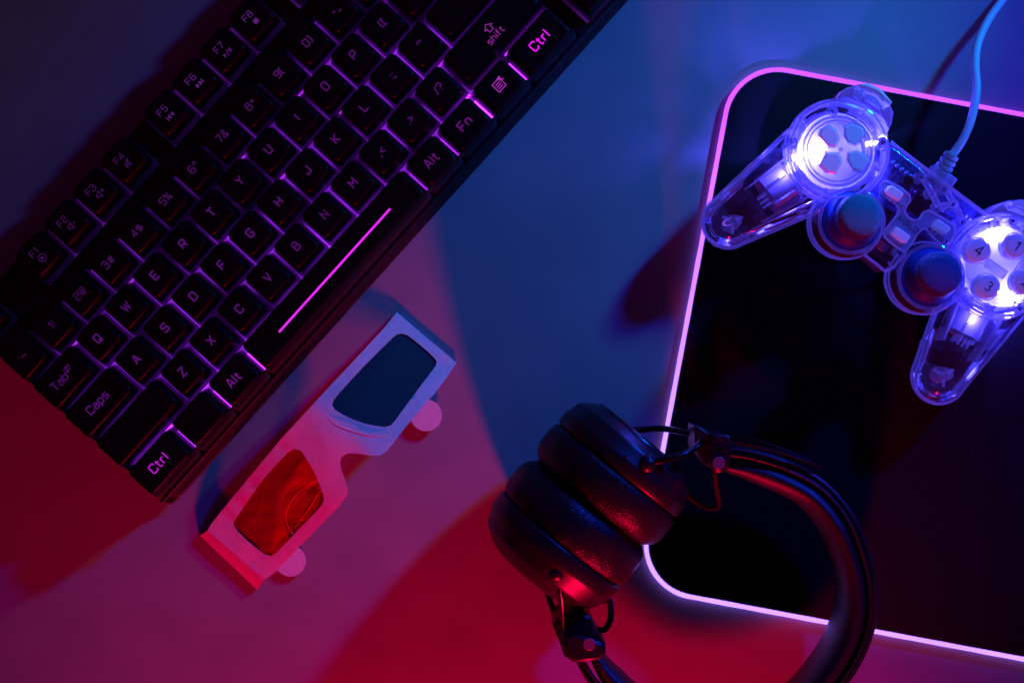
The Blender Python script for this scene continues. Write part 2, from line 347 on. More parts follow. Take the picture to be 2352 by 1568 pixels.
def strokes(s):
    rd = s[0] == 'r'; p = [tuple(map(float, a.split(','))) for a in (s[1:] if rd else s).split()]
    if not rd: return p
    out = [p[0]]; closed = p[0] == p[-1]
    for i in range(1, len(p)-1):
        a, b, c = Vector(p[i-1]), Vector(p[i]), Vector(p[i+1]); r = min(1.1, (a-b).length*.5, (c-b).length*.5)
        s0 = b+(a-b).normalized()*r; s1 = b+(c-b).normalized()*r
        for t in (0, .33, .67, 1): out.append(tuple((1-t)**2*s0+2*t*(1-t)*b+t*t*s1))
    out.append(p[-1]); return out
def ribbon(g, pts, w, place, lift):
    q = [Vector(pts[0])]
    for p in pts[1:]:
        if (Vector(p)-q[-1]).length > 1e-3: q.append(Vector(p))
    L = []
    n = len(q); clo = (q[0]-q[-1]).length < 1e-3
    for i in range(n):
        a = q[i-1] if i > 0 else (q[-2] if clo else None); c = q[i+1] if i < n-1 else (q[1] if clo else None)
        d1 = (q[i]-a).normalized() if a is not None else None; d2 = (c-q[i]).normalized() if c is not None else None
        if d1 is None: d1 = d2
        if d2 is None: d2 = d1
        nn = Vector((-d1.y, d1.x))+Vector((-d2.y, d2.x))
        if nn.length < .15: nn = Vector((-d1.y, d1.x))
        nn.normalize(); k = w/2/max(.45, nn.dot(Vector((-d1.y, d1.x))))
        L.append([place(*(q[i]+nn*k), lift), place(*(q[i]-nn*k), lift)])
    g.loft(L, False, False, closed=False)
def poly(g, pts, place, lift): g.add([place(x, y, lift) for x, y in pts], [tuple(range(len(pts)))])
def text(g, s, place, w=.85, gap=1.5, cx=0, cy=0, sc=1.0):
    """letters centred on (cx,cy), 6 units high at sc 1"""
    adv = []; x = 0
    for ch in s:
        gl = GL[ch]; mxx = max([p[0] for st in gl for p in strokes(st)] or [2]); adv.append(x); x += mxx+gap
    tot = x-gap; li = 0
    for ch, a in zip(s, adv):
        for st in GL[ch]:
            li += 1
            ribbon(g, [(cx+(a+px-tot/2)*sc, cy+(py-3)*sc) for px, py in strokes(st)], w*sc, place, (li % 5)*.00001)

# ------------------------------------------------------------------ desk
g = G(); N_ = 24
g.box((0, 0, -.025), 1.9, 1.4, .025, 0, .002)
desk = g.obj('desk', M['desk']); desk['kind'] = 'structure'
desk['label'] = 'pale grey desk top under red, blue and purple light'

# ------------------------------------------------------------------ keyboard
UD = Vector((.670, .742)); VD = Vector((.742, -.670))    # along a row / towards the typist (world x,y)
KH = 30.0       # height of the key tops
def kpos(u, v): return P(u*.670+v*.742, -u*.742+v*.670, KH)
K0 = kpos(-621, 595)
ang = math.atan2(.742, .670)
kb = thing('keyboard', 'black keyboard with purple backlit keys and thin bezel, lying diagonally at the left', 'keyboard', (K0.x, K0.y, 0), ang)
kf = (1-KH/DIST)/PPM/1000
def kl(u, v, z=0.0):   # local keyboard coordinates (metres): x along the row, y towards the back
    return Vector(((u+621)*kf, -(v-595)*kf, z))
def klocal(g, name, m, parent, **k):
    me_o = g.obj(name, m, None, **k)
    me_o.data.transform(Matrix.Translation(me_o.location)); me_o.location = (0, 0, 0); me_o.parent = parent; return me_o
UR = 1900.0     # right end, beyond the picture
B0, B1 = 404.0, 1052.0
def slab(u0, u1, v0, v1, z0, z1, r=.004, b=.0012):
    cx = kl((u0+u1)/2, (v0+v1)/2); w = (u1-u0)*kf; d = (v1-v0)*kf
    L = [[Vector((cx.x+x, cx.y+y, z0)) for x, y in rr(w, d, r, 5)]]
    L += [[Vector((cx.x+x, cx.y+y, z1-b)) for x, y in rr(w, d, r, 5)]]
    L += [[Vector((cx.x+x, cx.y+y, z1-b*.3)) for x, y in rr(w-.7*b, d-.7*b, r, 5)]]
    L += [[Vector((cx.x+x, cx.y+y, z1)) for x, y in rr(w-2*b, d-2*b, r, 5)]]
    return G().loft(L)
# base shell with a sloping front lip
c = kl((-628+UR)/2, (B0+B1)/2); w = (UR+628)*kf; d = (B1-B0)*kf
L = []
for z, dx, r in ((.003, -.004, .006), (.0045, .0004, .007), (.0056, .0010, .008), (.0062, .0006, .008), (.0148, -.0012, .007), (.0155, -.0020, .007)):
    L.append([Vector((c.x+x, c.y+y, z)) for x, y in rr(w+2*dx, d+2*dx, r, 6)])
klocal(G().loft(L), 'base_shell', M['case'], kb)
klocal(slab(-620, UR-10, B0+4, B1-6, .0155, .0172), 'top_shell', M['case'], kb)
g = G()
for u, v in ((-560, 460), (-560, 1000), (600, 460), (600, 1000)): klocal(G().cyl(kl(u, v), .006, .0042), 'rubber_foot', M['rubber'], kb)
lip = [kl(u, B1+3.2, .0042+.0001*math.sin(u*.6)) for u in range(-612, 1880, 12)]
klocal(G().tube([kl(-628.5, B1-40, .0042), kl(-628.5, B1-14, .0042), kl(-625, B1-4, .0042), kl(-619, B1+1.5, .0042)]+lip, .0009, 8), 'front_lip', M['lip'], kb)
# backlight sheet under the keys, in blocks
g = G()
a = kl(-597, 1008); b = kl(852, 556); g.box(((a.x+b.x)/2, (a.y+b.y)/2, .0173), b.x-a.x, b.y-a.y, .0006)
klocal(g, 'backlight_sheet', M['backlight'], kb, smooth=0)
M['hot'] = emit('bright_backlight_diode', (.42, .035, 1.0), 1.0, objcol=True)
def slit(u0, u1, v0, v1, st, z=.0181):
    a = kl(u0, v1); b = kl(u1, v0); o = klocal(G().box(((a.x+b.x)/2, (a.y+b.y)/2, z), b.x-a.x, b.y-a.y, .0003), 'backlight_diode', M['hot'], kb, smooth=0)
    st *= .55; o.color = (.48*st, .02*st, 1.0*st, 1)
for u, st in ((563, 14), (682, 6), (-228, 6), (-470, 6), (-346, 5), (445, 2.5), (336, 2.0)): slit(u-3, u+3, 958, 1018, st)
for u0, u1, v, st in ((690, 830, 939.5, 4.5), (585, 675, 939.5, 3), (520, 568, 939.5, 6), (-196, -118, 939.5, 5), (-98, -22, 939.5, 5.5), (196, 262, 939.5, 4), (-600, -470, 939.5, 5), (-402, -330, 939.5, 2.5),
                      (-590, -470, 841, 2.2), (-300, -240, 841, 1.6), (560, 610, 841, 2), (-590, -480, 743, 2.4), (-440, -380, 743, 2.6), (-340, -300, 743, 2.4), (-240, -200, 743, 2.2), (-60, -10, 743, 1.8), (120, 180, 743, 1.8), (330, 380, 743, 1.8), (540, 600, 743, 2.0),
                      (-500, -460, 644, 2), (-300, -250, 644, 1.6), (60, 110, 644, 1.6), (280, 340, 644, 1.5)): slit(u0, u1, v-3, v+3, st)
for u0, u1, v0, v1 in ((-604, 834, 1020, 1026), (-607, -601, 556, 1019)):
    a = kl(u0, v1); b = kl(u1, v0); klocal(G().box(((a.x+b.x)/2, (a.y+b.y)/2, .0178), b.x-a.x, b.y-a.y, .0100), 'light_baffle', M['hole'], kb)  # hidden walls added to keep the backlight off the outer key skirts
# raised dividing rails between the key blocks (opaque)
g = G()
for u0, u1, v0, v1 in ((-621, UR-12, 512, 546), (838, 872, 546, 1040), (-621, UR-12, 1037, 1046)):
    a = kl(u0, v1); b = kl(u1, v0); g.box(((a.x+b.x)/2, (a.y+b.y)/2, .0172), b.x-a.x, b.y-a.y, .0022, 0, .0004)
klocal(g, 'divider_rail', M['case'], kb)
def dimlight(u0, u1, v0, v1, st):
    a = kl(u0, v1); b = kl(u1, v0); g = G(); g.box(((a.x+b.x)/2, (a.y+b.y)/2, .01725), b.x-a.x, b.y-a.y, .0005)
    klocal(g, 'backlight_sheet', st, kb, smooth=0)
M['dim'] = emit('dim_backlight_sheet', (.42, .03, 1.0), .13, var=(45, .15, 1.5))
dimlight(-421, -40, 420, 508, M['dim']); dimlight(16, 402, 420, 508, M['dim']); dimlight(450, 860, 420, 508, M['dim'])
dimlight(876, 1300, 940, 1032, M['dim'])

def capmesh(w, d, top=.030, low=.0182, roff=(0, .0013)):
    """returns (skirt G, cap G) centred on 0"""
    def lp(ww, dd, z, r, oy=0): return [Vector((x, y+oy, z)) for x, y in rr(ww, dd, r, 4)]
    oy = roff[1]
    sk = [lp(w-.0018, d-.0018, low, .0012), lp(w, d, low+.0004, .0016), lp(w, d, low+.0013, .0016), lp(w-.0014, d-.0014, low+.0052, .0018, oy*.4)]
    cp = [lp(w-.0014, d-.0014, low+.0052, .0018, oy*.4), lp(w-.0028, d-.0028, top-.0016, .0021, oy*.9), lp(w-.0035, d-.0035, top-.0005, .0022, oy),
          lp(w-.0043, d-.0043, top-.0001, .0022, oy), lp(w-.0072, d-.0072, top-.00002, .002, oy), lp(max(w-.011, .002), max(d-.011, .002), top-.0002, .001, oy)]
    return sk, cp
PURP = (.08, .004, .14); MAG = (.40, .006, .50)
keycount = 0
def key(u0, u1, v, txt=None, bright=1.0, col=None, vh=98.5, draw=None, tw=None, lab=None, sc=.62, top=.030):
    global keycount
    keycount += 1
    GAP = 3.4
    w = (u1-u0-GAP)*kf; d = (vh-GAP)*kf; c = kl((u0+u1)/2, v)
    sk, cp = capmesh(w, d, top + R.uniform(-.00015, .00015))
    tl = R.uniform(-.004, .004)
    me = bpy.data.meshes.new('keycap'); gg = G().loft([[p+c for p in l] for l in sk], False, False).loft([[p+c for p in l] for l in cp], False, True)
    o = klocal(gg, 'keycap', M['skirt'], kb, smooth=50)
    o.data.materials.append(M['cap'])
    zz = .0182+.0050
    for p in o.data.polygons:
        if p.center.z > zz+.0004: p.material_index = 1
    # own origin at the key's foot
    org = Vector((c.x, c.y, .0182)); o.data.transform(Matrix.Translation(-org)); o.location = org
    if lab: o['label'] = lab
    if txt or draw:
        k = sc/1000
        def place(x, y, l=0.0): return Vector((x*k, y*k+.0013, top-.0182+.00022+l))
        g = G()
        if txt: text(g, txt, place, w=(tw or (1.0 if len(txt) < 3 else .85)), gap=1.6)
        if draw: draw(g, place)
        me = bpy.data.meshes.new('legend'); me.from_pydata([tuple(v) for v in g.v], [], g.f); me.materials.append(M['legend'])
        lo = bpy.data.objects.new('legend', me); COL.objects.link(lo); lo.parent = o
        cc = col or PURP
        lo.color = (cc[0]*bright, cc[1]*bright, cc[2]*bright, 1)
    return o
S1 = 97.4
# number row
num = ['`~', '1!', '2@', '3#', '4$', '5%', '6^', '7&', '8*', '9(', '0)', '-_', '=+']
for i, t in enumerate(num):
    key(-621+S1*i, -621+S1*(i+1), 595, t, .75+.25*(i > 8)-.25*(i < 3), (.075, .006, .12), lab='black keycap marked '+t, sc=.56)
key(-621+S1*13, 838, 595, lab='wide blank-looking keycap at the row end')
for i, t in enumerate('QWERTYUIOP'):
    key(-475+S1*i, -475+S1*(i+1), 694, t, 1.25 if i < 5 else 1.0, lab='black keycap marked '+t)
key(-475+S1*10, -475+S1*11, 694, '{[', 1.0, lab='black keycap marked with brackets', sc=.56)
key(-475+S1*11, -475+S1*12, 694, '}]', 1.0, lab='black keycap marked with brackets', sc=.56)
key(-475+S1*12, 838, 694)
def d_tab(g, pl):
    text(g, 'Tab', pl, w=.9, cx=-3.6, cy=-.6)
    for s, y in ((1, 1.7), (-1, -.9)):
        ribbon(g, [(4.6, y+1.2), (9.6, y+1.2)], .7, pl, .00003)
        x = 9.6 if s > 0 else 4.6
        poly(g, [(x-(2.6*s), y+2.7), (x, y+1.2), (x-(2.6*s), y-.3)], pl, .00005); ribbon(g, [(x+.5*s, y+2.6), (x+.5*s, y-.2)], .6, pl, .00004)
key(-621, -475, 694, draw=d_tab, bright=.8, lab='black tab keycap marked Tab with two arrows', sc=.60)
for i, t in enumerate('ASDFGHJKL'):
    key(-451+S1*i, -451+S1*(i+1), 792, t, 1.3 if i < 5 else 1.1, lab='black keycap marked '+t)
key(-451+S1*9, -451+S1*10, 792, ':;', 1.1, lab='black keycap marked with colon and semicolon', sc=.56)
key(-451+S1*10, -451+S1*11, 792, '\'"', 1.2, lab='black keycap marked with quotes', sc=.56)
key(-621, -451, 792, 'Caps', 1.2, lab='long black keycap marked Caps', sc=.62)
def d_ent(g, pl):
    ribbon(g, [(5, 4), (5, 0), (-3, 0)], .9, pl, 0); poly(g, [(-2, 2.6), (-6, 0), (-2, -2.6)], pl, .00003)
key(-451+S1*11, 838, 792, draw=d_ent, bright=1.2, lab='long black enter keycap with an arrow', sc=.62)
for i, t in enumerate('ZXCVBNM'):
    key(-402+S1*i, -402+S1*(i+1), 890, t, 1.3 if i not in (4, 5) else 1.0, lab='black keycap marked '+t)
for i, t in enumerate([',<', '.>', '/?']):
    key(-402+S1*(7+i), -402+S1*(8+i), 890, t, 1.0, lab='black keycap marked '+t, sc=.58)
key(-621, -402, 890, lab='long unlit black keycap without a legend')
def d_shift(g, pl):
    text(g, 'shift', pl, w=.8, cx=-1, cy=-5.0, sc=.8, gap=1.7)
    ribbon(g, [(-2, -.6), (-2, 2.4), (-3.9, 2.4), (-.2, 5.4), (3.5, 2.4), (1.6, 2.4), (1.6, -.6), (-2, -.6)], .7, pl, 0)
key(-402+S1*10, 838, 890, draw=d_shift, bright=1.0, col=(.26, .02, .30), lab='long black keycap marked shift under an arrow', sc=.62)
# front row
key(-621, -470, 989, 'Ctrl', 1.35, MAG, lab='black keycap marked Ctrl, brightly lit', sc=.66)
key(-470, -346, 989, lab='black keycap without a legend')
key(-346, -228, 989, 'Alt', .8, (.20, .008, .30), lab='black keycap marked Alt', sc=.66)
def d_bar(g, pl):
    ribbon(g, [(-60, -1.4), (60, -1.4)], 1.6, pl, 0)
sp = key(-228, 336, 989, draw=d_bar, bright=1.5, col=(.60, .015, .68), lab='long space bar with a glowing magenta line', sc=.62)
sp.name = 'space_bar'
key(336, 445, 989, 'Alt', .7, (.16, .008, .24), lab='black keycap marked Alt', sc=.66)
key(445, 563, 989, 'Fn', .7, (.18, .008, .26), lab='black keycap marked Fn', sc=.68)
def d_menu(g, pl):
    ribbon(g, [(-4, -4), (-4, 4), (4, 4), (4, -4), (-4, -4)], .8, pl, 0)
    for y in (-2, -.2, 1.6): ribbon(g, [(-2.6, y), (2.4, y)], .8, pl, .00002)
    poly(g, [(1, 4.4), (5.6, 5.2), (4.6, .6)], pl, .00006); ribbon(g, [(4, 3), (6.4, .4)], .8, pl, .00005)
key(563, 682, 989, draw=d_menu, bright=1.2, col=(.30, .02, .36), lab='black menu keycap with a page symbol', sc=.56)
key(682, 838, 989, 'Ctrl', 1.4, (.70, .005, .80), lab='black keycap marked Ctrl, pink and brightly lit', sc=.68)
def d_arr(g, pl):
    ribbon(g, [(-4, 0), (4, 0)], .8, pl, 0); poly(g, [(-1.4, 2.4), (-5.4, 0), (-1.4, -2.4)], pl, .00003)
key(880, 978, 989, draw=d_arr, bright=1.2, lab='black arrow keycap', sc=.62)
key(978, 1076, 989); key(1076, 1174, 989); key(978, 1076, 890)
for i in range(3): key(880+S1*i, 880+S1*(i+1), 694); key(880+S1*i, 880+S1*(i+1), 595)
# function row with media symbols
def spk(g, pl, x=0, y=0):
    ribbon(g, [(x-2.4, y-1), (x-2.4, y+1), (x-1, y+1), (x+1.2, y+2.6), (x+1.2, y-2.6), (x-1, y-1), (x-2.4, y-1)], .6, pl, 0)
def ff(fn, n):
    def d(g, pl):
        text(g, 'F%d' % n, pl, w=.7, cx=-1.2, cy=2.6, sc=.8, gap=1.8); fn(g, lambda x, y, l: pl(x+.5, y-4.6, l))
    return d
def i1(g, pl):
    ribbon(g, [(3*math.cos(a*PI/9), 3*math.sin(a*PI/9)) for a in range(19)], .6, pl, 0); poly(g, [(-1.3, -1.6), (-1.3, 1.6), (1.7, 0)][::-1], pl, 0)
def i2(g, pl): spk(g, pl); ribbon(g, [(2.6, 0), (4.6, 0)], .6, pl, 0)
def i3(g, pl): spk(g, pl); ribbon(g, [(2.4, .8), (5.4, .8)], .6, pl, 0); ribbon(g, [(3.9, -.7), (3.9, 2.3)], .6, pl, .00002)
def i4(g, pl): spk(g, pl); ribbon(g, [(-2.8, -2.8), (3, 2.8)], .6, pl, .00002)
def i5(g, pl): ribbon(g, [(-3.6, -1.8), (-3.6, 1.8)], .7, pl, 0); poly(g, [(-.4, 1.9), (-3.2, 0), (-.4, -1.9)], pl, 0); poly(g, [(2.8, 1.9), (0, 0), (2.8, -1.9)], pl, 0)
def i6(g, pl): i5(g, lambda x, y, l: pl(-x, y, l))
def i7(g, pl): poly(g, [(-4, -1.6), (-4, 1.6), (-1.4, 0)][::-1], pl, 0); ribbon(g, [(-.8, -2.2), (.8, 2.2)], .6, pl, 0); ribbon(g, [(2, -1.7), (2, 1.7)], .7, pl, 0); ribbon(g, [(3.4, -1.7), (3.4, 1.7)], .7, pl, 0)
def i8(g, pl): poly(g, [(-1.9, -1.9), (1.9, -1.9), (1.9, 1.9), (-1.9, 1.9)], pl, 0)
fl = [(i1, 'a circled triangle'), (i2, 'a speaker and minus'), (i3, 'a speaker and plus'), (i4, 'a crossed out speaker'), (i5, 'a rewind symbol'), (i6, 'a forward symbol'), (i7, 'a play and pause symbol'), (i8, 'a square')]
for i, (f, t) in enumerate(fl):
    uc = (-375.6+S1*i) if i < 4 else (64+S1*(i-4))
    key(uc-S1/2, uc+S1/2, 462, draw=ff(f, i+1), bright=.30+.2*(i > 3)+.1*(i in (5, 7)), col=(.16, .02, .30), lab='black function keycap marked F%d with %s' % (i+1, t), sc=.60)
for i in range(4):
    uc = 502+S1*i; key(uc-S1/2, uc+S1/2, 462)
key(-621, -621+S1, 462, 'Esc'.replace('c', 's') if False else None, lab='black escape keycap at the corner')
for i in range(3): key(880+S1*i, 880+S1*(i+1), 462)

# ------------------------------------------------------------------ mouse pad
PADH = 3.0
def padpt(x, y): return P(x, y, PADH)
TL = padpt(1684, 130); BL = padpt(1455, 1354)
dv = (BL-TL); plen = dv.length; dv.normalize(); rv = Vector((-dv.y, dv.x, 0)); PW = .350
if rv.x < 0: rv = -rv
padc = TL+dv*plen/2+rv*PW/2; pang = math.atan2(rv.y, rv.x)
pad = thing('mouse_pad', 'black cloth gaming mouse pad with glowing pink purple edge, under the game controller', 'mouse pad', (padc.x, padc.y, 0), pang)
RC = .0262
def padloop(off, z, n=14):
    return [Vector((x, y, z)) for x, y in rr(PW+2*off, plen+2*off, RC+off, n)]
def plocal(g, name, m, **k): return klocal(g, name, m, pad, **k)
plocal(G().loft([padloop(-.0042, .0002), padloop(-.0030, .0008), padloop(-.0030, .0030), padloop(-.0038, .0034)]), 'cloth_surface', M['cloth'])
# light strip: a soft tube round the edge, very slightly wavy
lp = []
for a_, b_ in zip(padloop(0, 0, 16), padloop(0, 0, 16)[1:]+padloop(0, 0, 16)[:1]):
    n = max(1, int((b_-a_).length/.003))
    for k in range(n): lp.append(a_.lerp(b_, k/n))
L = []
for i, p in enumerate(lp):
    t = (lp[(i+1) % len(lp)]-lp[i-1]).normalized(); nn = Vector((t.y, -t.x, 0))
    rad = .00108+.00005*math.sin(i*.9)+R.uniform(-.00003, .00003)
    L.append([p+nn*(-.0016+math.cos(2*PI*j/10)*rad)+Vector((0, 0, .0021+math.sin(2*PI*j/10)*rad)) for j in range(10)])
L.append(L[0]); plocal(G().loft(L, False, False), 'light_strip', M['strip'])
# stitched edge threads
g = G(); acc = 0
for i in range(0, len(lp)):
    p = lp[i]; t = (lp[(i+1) % len(lp)]-lp[i-1]).normalized(); nn = Vector((t.y, -t.x, 0))
    for k in (0, .5):
        q = p+t*(.0015*k*2)*.5
        a = q+nn*(-.0027)+Vector((0, 0, .0030)); b = q+nn*(-.0050+R.uniform(-.0005, .0005))+t*.0003+Vector((0, 0, .0035))
        g.tube([a, (a+b)/2+Vector((0, 0, .0003)), b], .00013, 4, False)
st = plocal(g, 'edge_stitching', M['thread']); st['kind'] = 'stuff'

# ------------------------------------------------------------------ 3D paper glasses
gc = P(*ZG(560, 960), 0)
gl = thing('paper_glasses', 'white cardboard 3D glasses with one red and one blue film lens, beside the keyboard', '3D glasses', (gc.x, gc.y, 0))
A0 = Vector(ZG(355, 1370)); A1 = Vector(ZG(1304, 285)); AX = (A1-A0); AL = AX.length; AX.normalize()
def gh(px, py):
    t = (Vector((px, py))-A0).dot(AX)/AL
    t = min(1.0, max(0.0, t)); u_ = min(1, t/.58); return 4+15.5*(u_*u_*(3-2*u_)*.6+.4*math.sin(u_*PI/2)) if t < .58 else 19.5-17.6*((t-.58)/.42)**1.12
def gpt(z, dh=0.0):
    x, y = ZG(*z); h = gh(x, y)+dh; return P(x, y, h)
outer = [(1158, 160), (1200, 195), (1300, 281), (1400, 367), (1450, 410), (1400, 482), (1345, 556), (1315, 588), (1250, 665), (1200, 722), (1150, 790), (1110, 838), (1078, 858), (1035, 860),
         (960, 848), (915, 849), (889, 866), (880, 895), (888, 930), (905, 975), (918, 1020), (916, 1050), (880, 1105), (800, 1185), (740, 1247), (680, 1307), (620, 1372), (570, 1425), (520, 1462), (512, 1462),
         (440, 1402), (370, 1342), (300, 1283), (232, 1226), (250, 1195), (310, 1120), (400, 1010), (500, 890), (600, 770), (700, 662), (850, 500), (980, 362), (1100, 232)]
lensb = [(1185, 262), (1215, 271), (1260, 306), (1310, 348), (1347, 384), (1356, 402), (1350, 422), (1290, 500), (1200, 622), (1150, 690), (1130, 711), (1100, 720), (1050, 712), (1000, 702), (940, 680), (890, 656), (855, 634), (843, 610), (850, 588), (880, 550), (930, 495), (1000, 420), (1070, 350), (1140, 282), (1160, 266)]
lensr = [(655, 826), (688, 833), (712, 865), (738, 908), (763, 955), (785, 1008), (801, 1055), (803, 1080), (788, 1107), (745, 1155), (700, 1200), (635, 1268), (572, 1333), (545, 1352), (515, 1346), (470, 1312), (425, 1275), (380, 1230), (360, 1203), (357, 1188), (375, 1160), (430, 1080), (500, 980), (560, 912), (625, 845)]
def dens(p, d=26):
    o = []
    for i in range(len(p)):
        a, b = Vector(p[i]), Vector(p[(i+1) % len(p)]); n = max(1, round((b-a).length/d))
        o += [tuple(a.lerp(b, k/n)) for k in range(n)]
    return o
def sheet(outl, holes, hf, name, m, parent, step=42, thick=.00045, label=None):
    """flat sheet cut from outlines (picture-of-glasses units), bent by hf, with real thickness"""
    rings = [dens(outl)]+[dens(h) for h in holes]; vs = []; es = []
    for r in rings:
        n0 = len(vs); vs += [Vector(p) for p in r]; es += [(n0+i, n0+(i+1) % len(r)) for i in range(len(r))]
    x0, x1 = min(p[0] for p in outl), max(p[0] for p in outl); y0, y1 = min(p[1] for p in outl), max(p[1] for p in outl)
    y = y0
    while y < y1:
        x = x0
        while x < x1:
            if inpoly((x, y), rings[0]) and not any(inpoly((x, y), h) for h in rings[1:]):
                if min((Vector((x, y))-v).length for v in vs) > step*.35: vs.append(Vector((x, y)))
            x += step
        y += step
    V, E, F, *_ = delaunay_2d_cdt(vs, es, [], 0, 1e-4)
    fs = []
    for f in F:
        c_ = sum((V[i] for i in f), Vector((0, 0)))/len(f)
        if inpoly(c_, rings[0]) and not any(inpoly(c_, h) for h in rings[1:]): fs.append(tuple(f))
    bm = bmesh.new(); bv = [bm.verts.new(hf(p)) for p in V]
    for f in fs:
        try: bm.faces.new([bv[i] for i in f])
        except ValueError: pass
    for v in [v for v in bm.verts if not v.link_faces]: bm.verts.remove(v)
    bmesh.ops.recalc_face_normals(bm, faces=bm.faces)
    if sum(f.normal.z for f in bm.faces) < 0: bmesh.ops.reverse_faces(bm, faces=bm.faces)
    r = bmesh.ops.extrude_face_region(bm, geom=bm.faces[:], use_keep_orig=True)
    for v in [e for e in r['geom'] if isinstance(e, bmesh.types.BMVert)]: v.co.z -= thick
    bmesh.ops.recalc_face_normals(bm, faces=bm.faces)
    me = bpy.data.meshes.new(name); bm.to_mesh(me); bm.free()
    me.polygons.foreach_set('use_smooth', [True]*len(me.polygons)); me.set_sharp_from_angle(angle=math.radians(40))
    me.materials.append(m); o = bpy.data.objects.new(name, me); COL.objects.link(o); attach(o, parent)
    if label: o['label'] = label
    return o
def wob(p, amp=.35): return amp*noise.noise(Vector((p[0]*.008, p[1]*.008, 3)))
def crease(p):
    # soft fold lines pressed in the card near the left edge
    h = 0
    for (x0, y0, x1, y1) in ((585, 815, 625, 855), (420, 972, 462, 1010), (366, 1075, 408, 1104), (300, 1130, 345, 1180)):
        a, b = Vector((x0, y0)), Vector((x1, y1)); q = Vector(p); t = max(0, min(1, (q-a).dot(b-a)/(b-a).length_squared))
        dd = (q-a-(b-a)*t).length; h -= .5*math.exp(-(dd/12)**2)
    return h
fr_ = sheet(outer, [lensb, lensr], lambda p: gpt(p, wob(p)+crease(p)), 'card_frame', M['card'], gl, step=24)
# turned down flap at the lower end, and at the upper end
def strip_between(a0, a1, b0, b1, n, name, hfa, hfb, bulge=0):
    g = G(); La = [Vector(a0).lerp(Vector(a1), i/n) for i in range(n+1)]; Lb = [Vector(b0).lerp(Vector(b1), i/n) for i in range(n+1)]
    rows = []
    for k in range(6):
        t = k/5; rows.append([P(*ZG(*La[i].lerp(Lb[i], t)), hfa(La[i])*(1-t)+hfb(Lb[i])*t+bulge*math.sin(PI*t)) for i in range(n+1)])
    g.loft(rows, False, False, closed=False)
    low = [[p-Vector((0, 0, .0004)) for p in r] for r in rows]; g.loft(low, False, False, closed=False)
    return g
hz = lambda p: gh(*ZG(*p))+wob(p)
strip_between((232, 1226), (512, 1462), (196, 1251), (475, 1515), 8, 'flap', hz, lambda p: .6, .8).obj('turned_flap', M['card'], gl, label='turned down end flap glowing red')
strip_between((1158, 160), (1450, 410), (1161, 158), (1453, 408), 8, 'flap', hz, lambda p: .6, .3).obj('turned_flap', M['card'], gl)
# pressed nose fold catching the light
cv = cat([(828, 672, 0), (865, 702, 0), (920, 728, 0), (1000, 755, 0), (1060, 764, 0), (1122, 762, 0)], 5)
rows = []
for i, p in enumerate(cv):
    t = i/(len(cv)-1); w_ = 2.4*math.sin(PI*min(1, t*1.02))+.6
    rows.append([gpt((p.x-2, p.y-w_), .25), gpt((p.x, p.y), .25+.08*w_), gpt((p.x+1, p.y+w_*.6), .2)])
G().loft(rows, False, False, closed=False).obj('nose_fold', M['card'], gl)
# lens films: slightly larger than the holes, glued under the card
def grow(p, d):
    q = p if area2(p) > 0 else p[::-1]
    return inset(q, -d)
sheet(grow(lensb, 16), [], lambda p: gpt(p, -.75+.3*wob(p)), 'film_lens', M['blue'], gl, step=30, thick=.0001, label='dark blue film lens')
def redh(p):
    d_ = Vector(p)-Vector((720, 1110)); rad = d_.length
    return gpt(p, -.9+1.1*math.sin(rad*.045+1.5*noise.noise(Vector((p[0]*.01, p[1]*.01, 0))))*math.exp(-((rad-95)/60)**2)+.5*noise.noise(Vector((p[0]*.012, p[1]*.02, 9))))
sheet(grow(lensr, 16), [], redh, 'film_lens', M['red'], gl, step=16, thick=.0001, label='bright red film lens with wrinkles')
for ln in ([(772, 972), (735, 1000), (690, 1030), (645, 1078), (620, 1135), (620, 1185), (636, 1222), (652, 1243)], [(795, 1024), (765, 1060), (740, 1105), (700, 1160), (660, 1212)], [(530, 940), (500, 1060), (478, 1150), (486, 1250), (500, 1310)]):
    w_ = .00016 if ln[0][0] > 600 else .0001
    g = G(); g.tube(cat([Vector((*p, 0)) for p in ln], 5), w_, 6); g.v = []; g.f = []
    g.tube([gpt((p.x, p.y), -.55+.3) for p in cat([Vector((*q, 0)) for q in ln], 5)], w_, 6); g.obj('film_crease', M['redline'] if w_ > .00012 else M['red'], gl)
# folded temples underneath with rounded ear ends showing
def temple(path, wids, tipc, tipr, h0, h1, name='temple'):
    pts = cat([Vector((*p, 0)) for p in path], 8); n = len(pts); left = []; right = []
    for i, p in enumerate(pts):
        t = (pts[min(n-1, i+1)]-pts[max(0, i-1)]).normalized(); nn = Vector((-t.y, t.x, 0))
        f = i/(n-1)*(len(wids)-1); k = min(int(f), len(wids)-2); w_ = wids[k]*(1-(f-k))+wids[k+1]*(f-k)
        left.append(p+nn*w_); right.append(p-nn*w_)
    g = G(); rows = []
    for i in range(n):
        h = h0+(h1-h0)*i/(n-1); rows.append([P(*ZG(left[i].x, left[i].y), h+.5), P(*ZG(left[i].x, left[i].y), h), P(*ZG(right[i].x, right[i].y), h), P(*ZG(right[i].x, right[i].y), h+.5)])
    g.loft(rows)
    lp2 = [(tipc[0]+tipr*math.cos(a*PI/16), tipc[1]+tipr*math.sin(a*PI/16)) for a in range(32)]
    g.loft([[P(*ZG(*p), h1+dz) for p in lp2] for dz in (-.02, .53)])
    g.obj(name, M['card'], gl)
temple([(380, 1340), (600, 1090), (820, 860), (1020, 640), (1160, 560), (1290, 655)], [62, 55, 50, 48, 55, 60], (1304, 662), 78, .7, 2.6)
